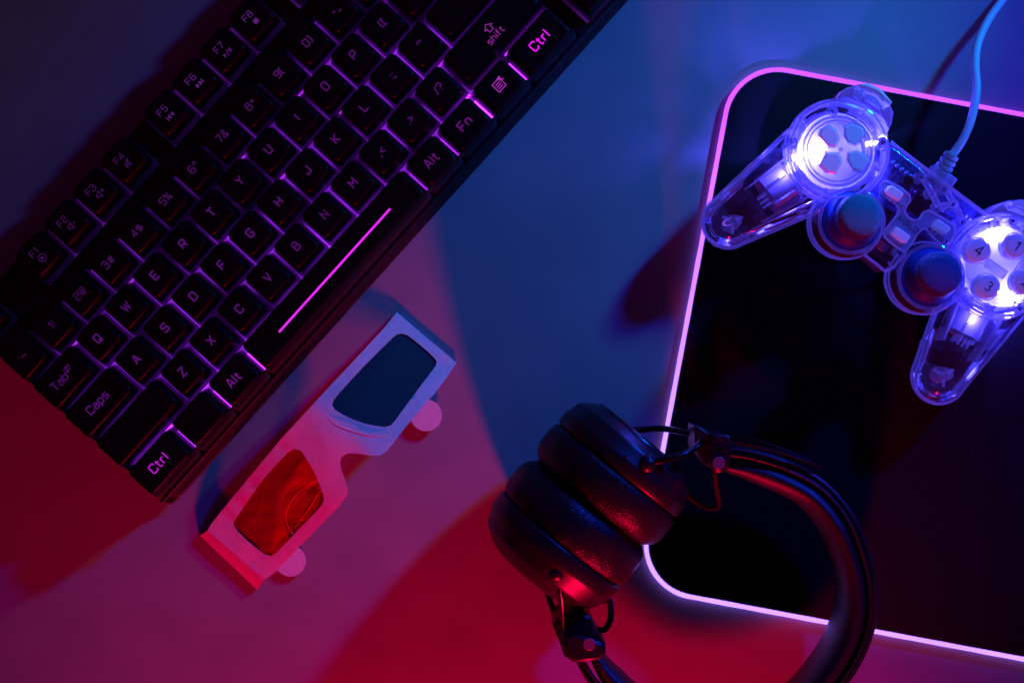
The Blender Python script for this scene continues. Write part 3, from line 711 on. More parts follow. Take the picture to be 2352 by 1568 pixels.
temple([(1240, 330), (1080, 520), (880, 750), (700, 960), (560, 1180), (620, 1360)], [62, 55, 50, 48, 52, 60], (638, 1374), 77, 2.2, 1.6)

# ------------------------------------------------------------------ headphones
HC = P(1650, 1250, 0)
hp = thing('headphones', 'black leather headphones lying on their side across the corner of the mouse pad', 'headphones', (HC.x, HC.y, 0))
nW = Vector((.629, .777, 0))
C1 = P(*ZD(900, 547), 35); C2 = P(*ZD(525, 1010), 35)
m_ = .001
def prof(pr): return [(t*m_, r*m_) for t, r in pr]
def shell_part(C, ax, pr, name, m, n=64, **k): return G().rev(prof(pr), C, ax, n, True, True).obj(name, m, hp, **k)
def cushion(C, ax, th, name):
    # padded ring with gathered folds
    pr = [(-.9, 32.0), (-1.6, 33.2), (-3.5, 34.0), (-7, 34.5), (-th*.62, 34.2), (-th*.8, 32.8), (-th*.93, 30), (-th, 26.5), (-th*.99, 22.5), (-th*.9, 19), (-th*.7, 17.3), (-th*.4, 17)]
    g = G(); g.rev(prof(pr), C, ax, 110)
    for i, v in enumerate(g.v):
        d_ = v-C; f = noise.noise(d_*260)*.00045+noise.noise(d_*90)*.0006
        rad = (d_-ax*d_.dot(ax)); 
        if rad.length > .02: g.v[i] = v+rad.normalized()*f
    o = g.obj(name, M['leather'], hp, smooth=80)
    G().rev(prof([(-th*.4, 18), (-th*.4+.3, 0.01)]), C, ax, 40).obj('speaker_mesh', M['hole'], o)
    return o
u1 = shell_part(C1, nW, [(-1.2, 31.5), (-.3, 33.2), (.4, 33.7), (5.2, 33.6), (6.0, 33.4), (6.6, 33.0), (11.4, 31.4), (12.2, 31.0), (12.8, 30.4), (15.6, 26.4), (16.4, 25.2), (17.2, 22.5), (17.4, 20.5), (16.8, 20.0), (16.6, 5)], 'ear_cup', M['matte'])
cushion(C1, nW, 20.5, 'ear_cushion')
ax2 = -nW
u2 = shell_part(C2, ax2, [(-1.2, 31.5), (-.3, 33.2), (.4, 33.7), (6.2, 33.5), (7.0, 33.3), (7.6, 32.9), (13.4, 30.6), (14.2, 30.1), (14.9, 29.4), (18.6, 24.4), (19.6, 22.8), (21, 18.5), (21.4, 15), (21.4, 4)], 'ear_cup', M['matte'])
cushion(C2, ax2, 21.8, 'ear_cushion')
# trim ring and slots on the outer cup
G().rev(prof([(16.6, 24.6), (17.5, 24.0), (17.9, 23), (17.6, 21.8), (16.8, 21.4)]), C1, nW, 64).obj('trim_ring', M['metal'], hp)
sW = Vector((.777, -.629, 0))
def onshell(C, ax, t, th_, r):   # point on the rim: th_ angle from the upright
    return C+ax*(t*m_)+(Vector((0, 0, 1))*math.cos(th_)+(-sW)*math.sin(th_))*(r*m_)
for t, th_, r, ex in ((3.5, 1.45, 33.35, 1.8), (9.0, 1.42, 31.9, 2.2)):
    g = G(); g.sphere(onshell(C1, nW, t, th_, r-.35), .0008, 1, 12, 6)
    cc = onshell(C1, nW, t, th_, r-.35)
    for i, v in enumerate(g.v): d_ = v-cc; g.v[i] = v+nW*(d_.dot(nW)*ex)
    g.obj('port_slot', M['hole'], hp)
g = G(); g.sphere(onshell(C1, nW, 6.5, .12, 33.2), .0007, 1, 10, 6); g.obj('microphone_hole', M['hole'], hp)
# pivots and wire forks
def ball(px, py, h, r, name='pivot_ball'):
    p = P(px, py, h); g = G(); g.sphere(p, r, .9, 20, 12); g.cyl(p-Vector((0, 0, .006)), r*1.12, .005, 24, .0006); g.obj(name, M['matte'], hp); return p
b1 = ball(*ZD(1090, 522), 66, .0040)
g = G(); g.tube(cat([b1+Vector((-.001, 0, 0)), P(*ZD(1210, 492), 66.5), P(*ZD(1340, 455), 64), P(*ZD(1420, 405), 58), P(*ZD(1450, 370), 52)], 8), .0015, 10)
g.obj('fork_wire', M['metal'], hp)
g = G(); g.tube(cat([P(*ZD(960, 300), 9), P(*ZD(1070, 297), 8), P(*ZD(1180, 290), 10), P(*ZD(1290, 305), 18), P(*ZD(1420, 338), 26)], 8), .0015, 10)
g.obj('fork_wire', M['metal'], hp)
b2 = ball(*ZD(498, 1228), 64, .0042)
g = G(); g.box(P(*ZD(495, 1140), 58), .0068, .016, .006, .1, .001); g.obj('pivot_arm', M['matte'], hp)
g = G(); g.tube(cat([b2, P(*ZD(522, 1320), 62), P(*ZD(538, 1450), 56), P(*ZD(545, 1600), 46)], 8), .0015, 10); g.obj('fork_wire', M['metal'], hp)
g = G(); g.tube(cat([P(*ZD(425, 1250), 10), P(*ZD(450, 1390), 12), P(*ZD(500, 1530), 22), P(*ZD(530, 1620), 28)], 8), .0015, 10); g.obj('fork_wire', M['metal'], hp)
g = G(); g.tube(cat([P(*ZD(760, 1395), 30), P(*ZD(800, 1412), 33), P(*ZD(842, 1408), 34), P(*ZD(856, 1470), 34), P(*ZD(850, 1540), 33), P(*ZD(815, 1600), 30), P(*ZD(770, 1600), 28)], 8), .0014, 10); g.obj('audio_lead', M['rubber'], hp)
g = G(); g.tube(cat([P(*ZE(482, 455), 30), P(*ZE(486, 520), 28), P(*ZE(500, 600), 24), P(*ZE(502, 640), 22), P(*ZE(480, 658), 21), P(*ZE(430, 650), 20), P(*ZE(370, 615), 20), P(*ZE(318, 565), 22), P(*ZE(290, 530), 25)], 8), .0012, 10); g.obj('audio_lead', M['rubber'], hp)
# hinge blocks
def pz(f, pts, h): return [tuple(P(*f(*p), h)[:2]) for p in pts]
g = G(); g.prism(pz(ZE, [(372, 218), (395, 220), (452, 262), (462, 300), (462, 430), (445, 440), (372, 340)], 44), .020, .046, .0008); g.obj('hinge_plate', M['matte'], hp)
hb = [(458, 268), (480, 264), (550, 268), (566, 280), (566, 400), (558, 435), (535, 462), (500, 470), (470, 455), (455, 425)]
g = G(); g.prism(pz(ZE, hb, 52), .016, .052, .0010); h1 = g.obj('hinge_block', M['matte'], hp)
g = G(); g.cyl(P(*ZE(501, 416), 52), .0028, .0008, 24, .0002); g.obj('rivet', M['screw'], h1)
g = G(); g.box(P(*ZE(510, 340), 52), .012, .0004, .0003, -.2); g.obj('seam_line', M['hole'], h1)
idn = lambda x, y: (x, y)
hb2 = [(1270, 1438), (1284, 1418), (1312, 1406), (1342, 1406), (1362, 1424), (1370, 1452), (1392, 1480), (1392, 1502), (1380, 1516), (1318, 1524), (1296, 1508), (1286, 1478)]
g = G(); g.prism(pz(idn, hb2, 50), .016, .048, .0012); h2 = g.obj('hinge_block', M['matte'], hp)
g = G(); g.prism(pz(idn, [(1300, 1462), (1322, 1455), (1385, 1478), (1392, 1500), (1378, 1514), (1320, 1520), (1302, 1500)], 52), .040, .052, .0010); g.obj('hinge_plate', M['matte'], hp)
g = G(); g.cyl(P(1353, 1478, 52), .0027, .0009, 24, .0002); g.obj('rivet', M['screw'], h2)
g = G(); g.cyl(P(1328, 1430, 48), .0036, .0004, 24); g.obj('socket', M['hole'], h2)
# padded headband: an upright padded ribbon
cl = [(1668, 1052), (1720, 1060), (1790, 1082), (1865, 1122), (1922, 1186), (1956, 1262), (1974, 1340), (1972, 1412), (1948, 1484), (1905, 1552), (1845, 1620), (1760, 1680), (1660, 1700), (1560, 1690), (1480, 1650), (1420, 1600), (1378, 1552), (1348, 1508)]
cl = cat([P(x, y, 36) for x, y in cl], 8)
def band(hh0, hh1, thick, off, name, m, zc=.032, s0=0, s1=1, power=.5):
    L = []; n = len(cl); i0, i1 = int(s0*n), int(s1*n)
    for i in range(i0, i1):
        t = (cl[min(n-1, i+1)]-cl[max(0, i-1)]); t.z = 0; t.normalize(); nn = Vector((-t.y, t.x, 0))
        f = i/(n-1); e = min(1, 6*f+.45, 6*(1-f)+.45); hh = hh0+(hh1-hh0)*min(1, 4*f, 4*(1-f)); c_ = Vector((cl[i].x, cl[i].y, zc))+nn*off
        ring = []
        for j in range(28):
            a = 2*PI*j/28; ca, sa = math.cos(a), math.sin(a)
            x = math.copysign(abs(ca)**power, ca)*thick*e/2; z = math.copysign(abs(sa)**.75, sa)*hh/2
            ring.append(c_+nn*(-x)+Vector((0, 0, z)))
        L.append(ring)
    return G().loft(L).obj(name, m, hp, smooth=70)
band(.018, .030, .0044, .0044, 'headband_strap', M['finel'], power=.6)
band(.022, .036, .0112, -.0036, 'headband_padding', M['finel'], power=1.0)
# stitched seam ridge on top between the two
def seam(off, z, r, name, m, s0=0, s1=1):
    n = len(cl); pts = []
    for i in range(int(s0*n), int(s1*n)):
        t = (cl[min(n-1, i+1)]-cl[max(0, i-1)]); t.z = 0; t.normalize(); nn = Vector((-t.y, t.x, 0)); f = i/(n-1)
        pts.append(Vector((cl[i].x, cl[i].y, .032+z*min(1, .62+1.5*f, .62+1.5*(1-f))))+nn*off)
    return G().tube(pts, r, 8).obj(name, m, hp)
seam(.0020, .0158, .0009, 'piping', M['finel'])
# steel slider wires above the first part of the band
g = G(); g.tube(cat([P(*ZE(566, 276), 46), P(*ZE(700, 300), 47), P(*ZE(850, 348), 47), P(*ZE(960, 395), 46), P(*ZE(1045, 432), 44)], 8), .0009, 8); g.obj('slider_wire', M['metal'], hp)
g = G(); g.tube(cat([P(*ZE(566, 305), 47), P(*ZE(700, 328), 48), P(*ZE(850, 368), 48), P(*ZE(960, 406), 47), P(*ZE(1045, 440), 45)], 8), .0009, 8); g.obj('slider_wire', M['metal'], hp)

# ------------------------------------------------------------------ game controller
GC = P(2100, 520, 0)
ct = thing('game_controller', 'clear plastic wired game controller glowing blue and white, on the mouse pad', 'game controller', (GC.x, GC.y, PADH/1000+.0004))
def part(g, name, m, parent=None, **k): return g.obj(name, m, parent or ct, **k)
DL = ZA(1135, 640); DR = ZB(1590, 1235)
def grip(tip, tr, hub, hr, h_tip, h_hub):
    a = P(*tip, h_tip); b = P(*hub, h_hub); ra = mm(tr, h_tip); rb = mm(hr, h_hub); d_ = b-a; L = []; ax = d_.normalized(); ax.z *= .0
    n = 22; hx = ax.normalized(); side = Vector((-hx.y, hx.x, 0))
    def ring(c_, rs, rv): return [c_+side*(rs*math.cos(2*PI*j/40))+Vector((0, 0, rv*math.sin(2*PI*j/40))) for j in range(40)]
    for k in range(9):   # rounded tip
        an = PI/2*(1-k/8); L.append(ring(a-hx*(ra*math.sin(an)), max(ra*math.cos(an), 1e-5), max(.0125*math.cos(an), 1e-5)))
    for k in range(1, n):
        t = k/n*.80; e = t*t*(3-2*t); L.append(ring(a+d_*t, ra*(1-t)+rb*t*1.03, .0125+.004*t))
    return L, a, b, hx, side, ra
def make_grip(tip, tr, hub, hr, motor_t):
    L, a, b, hx, side, ra = grip(tip, tr, hub, hr, 17, 24)
    o = part(G().loft(L, False, False), 'grip_shell', M['clear'])
    # moulded parting line round the grip: rim tube along the widest outline
    g = G(); n = len(L)
    pts = [l[0] for l in L[::-1]]+[l[20] for l in L[1:]]
    g.tube(pts, .0006, 8); g2 = [p+Vector((0, 0, .0035)) for p in [l[0].lerp(l[20], .03) for l in L[::-1]]+[l[20].lerp(l[0], .03) for l in L[1:]]]
    part(g, 'parting_line', M['rim'], o)
    g = G(); g.tube(g2[1:-1], .00045, 6); part(g, 'parting_line', M['rim'], o)
    # inner ribs
    for s, t0, t1 in ((.62, .25, .62), (-.62, .22, .60), (.15, .30, .7), (-.25, .32, .7), (.80, .02, .2), (-.80, .35, .55)):
        g = G(); p0 = a+(b-a)*t0+side*(ra*s*1.1); p1 = a+(b-a)*t1+side*(ra*s*1.35)
        g.box((p0+p1)/2-Vector((0, 0, .006)), (p1-p0).length, .0009, .014, math.atan2(p1.y-p0.y, p1.x-p0.x)); part(g, 'inner_rib', M['fog'] if abs(s) > .3 else M['rim'], o)
    # rumble motor
    m0 = a+(b-a)*motor_t; L2 = .0120
    g = G(); g.rev([(0, .0096), (.0004, .0104), (L2-.0004, .0104), (L2, .0100)], m0, hx, 40, True, True); mo = part(g, 'rumble_motor', M['motor'])
    g = G(); g.rev([(L2+.0003, .0112), (L2+.0014, .0112)], m0, hx, 40, True, True); part(g, 'motor_ring', M['fog'], mo)
    g = G(); g.rev([(L2+.0014, .0022), (L2+.0035, .0022)], m0, hx, 20, True, True); part(g, 'motor_hub', M['fog'], mo)
    g = G(); g.box(m0+hx*(L2+.0030)-Vector((0, 0, .0040)), .0034, .0080, .008, math.atan2(hx.y, hx.x), .0003); part(g, 'motor_weight', M['rim'], mo)
    for k in (-1, 0, 1):
        g = G(); p0 = m0+side*(.0022*k)-side*.001-hx*.0002+Vector((0, 0, .004)); g.tube([p0, p0-hx*.0030, p0-hx*.0042+Vector((0, 0, -.0004))], .0006, 8); part(g, 'motor_pin', M['rim'], mo)
    for k in (-.5, .45):
        g = G(); p0 = m0+side*(.0085*k)+Vector((0, 0, .0102)); g.tube([p0, p0+hx*.011], .0006, 8); part(g, 'motor_clip', M['rim'], mo)
    # screw post near the tip
    p0 = a+(b-a)*.02-side*.0012; p0.z = .009
    g = G(); g.rev([(0, .0040), (.007, .0034), (.012, .0026), (.012, .0014), (.004, .0012)], p0, (.12, .05, 1), 24); sp_ = part(g, 'screw_post', M['rim'], o)
    for k in range(3):
        a_ = k*2.1+.5; q = p0+Vector((math.cos(a_)*.0036, math.sin(a_)*.0036, .008)); g = G(); g.box(q, .0034, .0012, .0022, a_, .0003); part(g, 'post_fin', M['rim'], sp_)
    return o
gL = make_grip(ZA(345, 1155), 61, DL, 112, .34)
gR = make_grip(ZC(1080, 1045), 64, DR, 112, .36)
HT = 38.0    # top of the round housings
def housing(cpx, rpx, name, z0=.012):
    c_ = P(*cpx, HT); r = mm(rpx, HT); g = G()
    g.rev([(z0-c_.z, r*.86), (-.015, r*.97), (-.006, r), (-.0022, r), (-.0008, r*.985), (0, r*.955)], c_, (0, 0, 1), 72); o = part(g, name, M['clear'])
    g = G(); g.rev([(0, r*.955), (.0010, r*.945), (.0012, r*.925), (.0004, r*.905), (-.001, r*.90)], c_, (0, 0, 1), 72); part(g, 'rim_ring', M['rim'], o)
    for kk, (zz, f) in enumerate(((-.006, 1.003), (-.0105, .985))):
        g = G(); g.tube([c_+Vector((math.cos(2*PI*j/64)*r*f, math.sin(2*PI*j/64)*r*f, zz)) for j in range(65)], .0005, 6, False); part(g, 'shell_seam', M['rim'], o)
    return o, c_, r
def tray(cpx, rpx):
    c_ = P(*cpx, HT); r = mm(rpx, HT); g = G()
    g.rev([(-.016, r*.60), (-.012, r*.62), (-.0105, r*.70), (-.0105, r*.90), (-.0085, r*.96), (-.004, r*.975)], c_, (0, 0, 1), 60); o = part(g, 'inner_tray', M['tray'])
    for k in range(9):
        a_ = k*.7+.25; q = c_+Vector((math.cos(a_)*r*.82, math.sin(a_)*r*.82, -.0105)); g = G(); g.box(q, r*.20, .0011, .0055, a_, .0002); part(g, 'tray_rib', M['rim'], o)
    for k in range(4):
        a_ = k*1.57+.9; g = G(); pts = [c_+Vector((math.cos(a_+t*.10)*r*.80, math.sin(a_+t*.10)*r*.80, -.0050)) for t in range(-4, 5)]; g.tube(pts, .0008, 6, True); part(g, 'tray_rib', M['rim'], o)
hL, cL, rL = housing(DL, 119, 'directional_pad_housing'); hR, cR, rR = housing(DR, 121, 'button_housing')
tray(DL, 119); tray(DR, 121)
# circuit boards inside
def board(pts, h, name='circuit_board', f=ZB):
    g = G(); g.prism(pz(f, pts, h), h/1000-.0012, h/1000); return part(g, name, M['pcb'])
cb = board([(320, 120), (500, 60), (860, 330), (1440, 760), (1300, 900), (1130, 1130), (900, 1060), (640, 1120), (520, 1200), (260, 1080), (380, 700), (250, 420)], 21)
g = G(); g.cyl((cL.x, cL.y, .019), rL*.86, .0010, 48); bL = part(g, 'circuit_board', M['pcb'])
g = G(); g.cyl((cR.x, cR.y, .019), rR*.86, .0010, 48); bR = part(g, 'circuit_board', M['pcb'])
Rt = random.Random(3)
g = G()
for k in range(60):
    x0, y0 = Rt.uniform(300, 1250), 0; y0 = 60+(x0-300)*.72+Rt.uniform(-10, 380)
    ln = Rt.uniform(20, 90); d_ = Rt.choice([(.814, .58), (-.58, .814), (.97, -.2)]); 
    a = P(*ZB(x0, y0), 21); b = P(*ZB(x0+d_[0]*ln, y0+d_[1]*ln), 21); dd = b-a
    g.box((a+b)/2+Vector((0, 0, .00002*(k % 6+1))), dd.length, .00028, .00006, math.atan2(dd.y, dd.x))
part(g, 'copper_track', M['trace'], cb)['kind'] = 'stuff'
g = G()
for k in range(46):
    a_ = Rt.uniform(-.3, 5); rr_ = rL*Rt.uniform(.62, .84); a = Vector((cL.x+math.cos(a_)*rr_, cL.y+math.sin(a_)*rr_, .0200+.00002*(k % 6+1)))
    g.box(a, Rt.uniform(.001, .0045), .00028, .00006, a_+PI/2+Rt.uniform(-.3, .3))
part(g, 'copper_track', M['trace'], bL)['kind'] = 'stuff'
# solder blobs, capacitors, chips
for x, y in ((520, 220), (560, 255), (607, 290), (650, 325), (690, 355), (700, 475), (748, 505), (790, 540), (835, 572), (1008, 630), (1040, 655), (995, 690), (1230, 745), (1265, 775)):
    g = G(); g.sphere(P(*ZB(x, y), 22), .0011, .8, 12, 8); part(g, 'solder_joint', M['trace'], cb)
for x, y, w_, h_ in ((635, 420, .0050, .0040), (850, 380, .004, .003), (780, 640, .0090, .010), (460, 720, .004, .003), (420, 1050, .0045, .004), (520, 1090, .003, .005), (370, 1010, .003, .003)):
    g = G(); g.box(P(*ZB(x, y), 21), w_, h_, .0018, -.62, .0002); part(g, 'chip', M['chip'] if y < 900 else M['motor'], cb)
for x, y in ((640, 410), (800, 345)):
    g = G(); g.cyl(P(*ZB(x, y), 22), .0026, .0045, 24, .0005); part(g, 'capacitor', M['chip'], cb)
# clear posts with screws and bars between them
posts = [(ZB(805, 360), 30), (ZB(1030, 478), 32), (ZB(900, 520), 29), (ZB(1118, 632), 32), (ZB(1212, 808), 34), (ZB(965, 655), 28), (ZB(590, 1100), 28),
         (ZA(1090, 365), 37), (ZA(800, 590), 37), (ZA(1445, 590), 38), (ZB(425, 20), 38), (ZC(1970, 310), 38), (ZB(1700, 790), 38)]
for (pp, h_) in posts:
    c_ = P(*pp, h_); g = G(); g.rev([(-.012, .0026), (0, .0024), (.0002, .0017), (-.003, .0013)], c_, (0, 0, 1), 20); o = part(g, 'screw_post', M['rim'])
    g = G(); g.sphere(c_-Vector((0, 0, .001)), .0011, .6, 12, 6); part(g, 'screw_head', M['trace'], o)
for a_, b_ in (((805, 360), (900, 520)), ((1030, 478), (1118, 632)), ((1118, 632), (1212, 808)), ((900, 520), (965, 655)), ((965, 655), (1118, 632))):
    p0, p1 = P(*ZB(*a_), 28), P(*ZB(*b_), 30); g = G(); g.tube([p0, p1], .0016, 10); part(g, 'clear_bar', M['rim'])
# bridge shell between the two housings
bridge = [(500, 30), (860, 300), (1010, 415), (1440, 740), (1330, 860), (1180, 1010), (1100, 1110), (900, 1040), (660, 1110), (445, 1285), (235, 1125), (330, 900), (420, 620), (480, 300)]
g = G(); q = pz(ZB, bridge, 33); q = q if area2(q) > 0 else q[::-1]
L = [[Vector((x, y, z)) for x, y in inset(q, d_)] for z, d_ in ((.010, .001), (.016, 0), (.029, 0), (.0318, .0008), (.033, .003))]
g.loft(L); part(g, 'bridge_shell', M['clear'])
for h_, off in ((32, 0), (27, 0), (17, .0004)):
    pts = [P(*ZB(*p), h_)+Vector((-off, off, 0)) for p in ((505, 28), (700, 180), (860, 300), (1010, 415), (1200, 560), (1445, 742))]
    g = G(); g.tube(pts, .0009, 8); part(g, 'bridge_edge', M['rim'])
for h_ in (31, 22, 14):
    g = G(); g.tube([P(*ZB(235, 1122), h_), P(*ZB(340, 1200), h_), P(*ZB(445, 1285), h_), P(*ZB(520, 1250), h_), P(*ZB(640, 1110), h_)], .0007, 8); part(g, 'bridge_edge', M['rim'])
# milky centre plate
pl = [(400, 430), (425, 400), (460, 395), (600, 465), (685, 540), (690, 600), (648, 650), (636, 700), (670, 755), (740, 790), (785, 765), (820, 705), (870, 688), (990, 750), (1110, 825), (1135, 870), (1115, 950), (1080, 1010), (1030, 1035), (960, 1000), (890, 930), (840, 865), (800, 880), (760, 920), (720, 990), (640, 1105), (540, 1040), (440, 955), (430, 900), (490, 820), (560, 730), (578, 680), (540, 620), (430, 545), (400, 500)]
g = G(); g.prism(pz(ZB, pl, 34), .0305, .0338, .0006); cp_ = part(g, 'centre_plate', M['fog'])
for pts in (pl,):
    c3 = [P(*ZB(*p), 34.2) for p in pl]; c3.append(c3[0]); g = G(); g.tube(c3, .00035, 6, False); part(g, 'plate_edge', M['rim'], cp_)
def btn(pts, h, name, f=ZB, m='button', hh=.0022, bev=.0007, parent=None):
    g = G(); q = cat([Vector((*f(*p), 0)) for p in pts], 1, True); g.prism([tuple(P(p.x, p.y, h)[:2]) for p in q], h/1000-hh, h/1000, bev); return part(g, name, M[m], parent)
btn([(440, 495), (480, 450), (510, 442), (600, 495), (628, 525), (590, 590), (565, 598), (460, 525)], 36.5, 'select_button', hh=.004)
btn([(905, 845), (945, 780), (975, 775), (1080, 850), (1082, 875), (1048, 915), (1030, 920), (925, 868)], 36.5, 'start_button', hh=.004)
btn([(500, 905), (540, 850), (575, 855), (690, 935), (690, 955), (650, 1010), (610, 1005), (510, 930)], 35.5, 'analog_mode_button', hh=.003)
def words(s, a, b, h, sc, name, f=ZB):
    p0, p1 = P(*f(*a), h), P(*f(*b), h); an = math.atan2(p1.y-p0.y, p1.x-p0.x); c_ = (p0+p1)/2; ca, sa = math.cos(an), math.sin(an)
    g = G(); text(g, s, lambda x, y, l=0: c_+Vector((x*ca*sc-y*sa*sc, x*sa*sc+y*ca*sc, l)), w=.9, gap=1.9)
    return part(g, name, M['ink'], smooth=0)
words('SELECT', (428, 540), (580, 655), 33.95, .00034, 'printed_word')
words('ANALOG', (590, 770), (775, 905), 33.95, .00037, 'printed_word')
words('START', (880, 888), (1030, 1005), 33.95, .00037, 'printed_word')
# directional pad: frosted disc, clear cross and four caps
def disc(c_, r, h0, h1, name, m='disc', parent=None, n=56):
    g = G(); g.rev([(0, r*.97), (h1-h0-.0008, r), (h1-h0, r*.96), (h1-h0+.0001, r*.9), (h1-h0-.0004, .0001)], Vector((c_.x, c_.y, h0)), (0, 0, 1), n); return part(g, name, M[m], parent)
dc = P(*ZA(1120, 650), 37); dr = mm(87, 37)
dd_ = disc(dc, dr, .0290, .0370, 'pad_disc')
for f in (.90, .80): 
    g = G(); g.tube([Vector((dc.x+math.cos(2*PI*j/56)*dr*f, dc.y+math.sin(2*PI*j/56)*dr*f, .0374)) for j in range(57)], .0004, 6, False); part(g, 'disc_ring', M['rim'], dd_)
for pts in ([(1010, 500), (1060, 472), (1112, 505), (1128, 560), (1110, 612), (1060, 610), (1000, 545)], [(1180, 480), (1235, 458), (1300, 490), (1312, 540), (1250, 602), (1198, 580), (1178, 540)],
            [(1045, 668), (1130, 672), (1148, 735), (1110, 800), (1050, 795), (1000, 745)], [(1205, 665), (1260, 652), (1330, 690), (1345, 722), (1290, 788), (1235, 775), (1200, 715)]):
    m_c = (sum(p[0] for p in pts)/len(pts), sum(p[1] for p in pts)/len(pts))
    big = [(m_c[0]+(p[0]-m_c[0])*1.22, m_c[1]+(p[1]-m_c[1])*1.22) for p in pts]
    btn(big, 38.2, 'arrow_collar', ZA, 'disc', .0012, .0004)
    btn([(m_c[0]+(p[0]-m_c[0])*1.08, m_c[1]+(p[1]-m_c[1])*1.08) for p in pts], 40.4, 'arrow_button', ZA, 'button', .0030, .0007)
g = G(); g.cyl(P(*ZA(1145, 640), 38.2), .0011, .0006, 20, .0003); part(g, 'pad_centre', M['rim'], dd_)
# face buttons with numerals
for num_, zp in (('4', (1365, 1082)), ('1', (1730, 1036)), ('3', (1455, 1432)), ('2', (1822, 1392))):
    c_ = P(*ZB(*zp), 43); r = mm(27.5, 43)
    g = G(); g.rev([(0, r*1.16), (.004, r*1.16), (.0046, r*1.10), (.0042, r*1.04)], Vector((c_.x, c_.y, .0360)), (0, 0, 1), 36); part(g, 'button_collar', M['rim'])
    g = G(); g.rev([(0, r), (.0075, r), (.0086, r*.93), (.0090, r*.80), (.0092, r*.5), (.0092, .0001)], Vector((c_.x, c_.y, .0338)), (0, 0, 1), 40)
    fb = part(g, 'face_button', M['button'], label='round frosted button marked '+num_)
    an = math.radians(-36); ca, sa = math.cos(an)*.00070, math.sin(an)*.00070
    g = G(); pl_ = lambda x, y, l=0: Vector((c_.x+x*ca-y*sa, c_.y+x*sa+y*ca, .0434+l))
    if num_ in '32':
        arc = lambda cx, cy, r_, a0, a1: [(cx+r_*math.cos(math.radians(a0+(a1-a0)*k/12)), cy+r_*math.sin(math.radians(a0+(a1-a0)*k/12))) for k in range(13)]
        if num_ == '3':
            ribbon(g, arc(0, 1.55, 1.45, 150, -90), .75, pl_, 0); ribbon(g, arc(0, -1.4, 1.6, 90, -150), .75, pl_, .00002)
        else: ribbon(g, arc(0, 1.3, 1.6, 160, -35)+[(-1.8, -2.8), (1.9, -2.8)], .75, pl_, 0)
    else: text(g, num_, pl_, w=.85)
    part(g, 'numeral', M['ink'], fb, smooth=0)
disc(P(*ZB(1600, 1240), 33), mm(92, 33), .0250, .0330, 'button_disc')
g = G(); g.box(P(*ZB(1515, 1265), 34), .010, .0040, .0030, -.62, .0004); part(g, 'clear_bar', M['rim'])
g = G(); g.box(P(*ZB(1780, 1235), 34), .004, .010, .0030, -.62, .0004); part(g, 'clear_bar', M['rim'])
g = G(); g.tube(cat([P(*ZA(455, 1245), 24), P(*ZA(600, 1175), 27), P(*ZA(760, 1100), 28), P(*ZA(900, 1035), 28), P(*ZA(980, 1000), 27)], 6), [.0004]*3+[.0009]*19+[.0006]*3, 12); part(g, 'glint_rod', M['polish'])  # mirror-like rods added so the red lamp draws a streak along the grip
g = G(); g.tube(cat([P(*ZA(600, 1215), 22), P(*ZA(760, 1150), 25), P(*ZA(900, 1070), 26)], 6), .0005, 8); part(g, 'glint_rod', M['polish'])
# analog sticks
def stick(ring, cap, rr_px):
    c_ = P(*ring, 35); r = mm(rr_px, 35)
    g = G(); g.rev([(-.027, r*.86), (-.022, r*1.06), (-.010, r*1.12), (-.003, r*1.06), (-.0005, r*1.02), (0, r)], c_, (0, 0, 1), 64); o = part(g, 'stick_housing', M['clear'])
    g = G(); g.rev([(-.001, r*1.02), (.0012, r*1.03), (.0016, r*.98), (.0006, r*.92), (-.001, r*.91)], c_, (0, 0, 1), 64); part(g, 'rim_ring', M['rim'], o)
    for zz, f in ((-.010, 1.12), (-.019, 1.09), (-.0245, 1.0)):
        g = G(); g.tube([c_+Vector((math.cos(2*PI*j/64)*r*f, math.sin(2*PI*j/64)*r*f, zz)) for j in range(65)], .00045, 6, False); part(g, 'shell_seam', M['rim'], o)
    cc = P(*cap, 52); rc = mm(54, 52); base = Vector((c_.x, c_.y, .024)); ax = (Vector((cc.x, cc.y, .052))-base).normalized()
    s = part(G().rev([(0, rc*1.28), (.006, rc*1.33), (.011, rc*1.27), (.0155, rc*1.0), (.0175, rc*.55)], base, ax, 48, True, True), 'analog_stick', M['skirtr'])
    g = G(); ln = (Vector((cc.x, cc.y, .052))-base).length
    g.rev([(ln-.009, rc*.5), (ln-.0065, rc*.94), (ln-.0045, rc*1.0), (ln-.0022, rc*.98), (ln-.0009, rc*.88), (ln-.0001, rc*.66), (ln+.0004, rc*.35), (ln+.0005, .0001)], base, ax, 56)
    part(g, 'thumb_pad', M['thumb'], s)
stick(ZA(1222, 1150), ZA(1290, 1112), 75); stick(ZB(890, 1345), ZB(985, 1310), 75)
# shoulder buttons
sh = [(1105, 275), (1150, 222), (1200, 190), (1290, 166), (1345, 168), (1430, 215), (1505, 300), (1535, 375), (1522, 450), (1490, 515), (1440, 420), (1330, 330), (1200, 280)]
g = G(); q = pz(ZA, sh, 32); q = q if area2(q) > 0 else q[::-1]
g.loft([[Vector((x, y, z)) for x, y in inset(q, d_)] for z, d_ in ((.012, .001), (.016, 0), (.029, 0), (.0318, .0008), (.0325, .0025))]); so = part(g, 'shoulder_shell', M['rim'])
btn([(1285, 170), (1345, 164), (1440, 208), (1518, 300), (1500, 325), (1400, 235), (1300, 195)], 33.5, 'shoulder_button', ZA, 'button', .012, .0012)
btn([(1335, 240), (1400, 262), (1448, 335), (1425, 352), (1320, 285)], 33.8, 'shoulder_key', ZA, 'fog', .004, .0006)
btn([(1235, 220), (1322, 200), (1315, 232), (1290, 300), (1240, 262)], 33.6, 'shoulder_key', ZA, 'fog', .004, .0006)
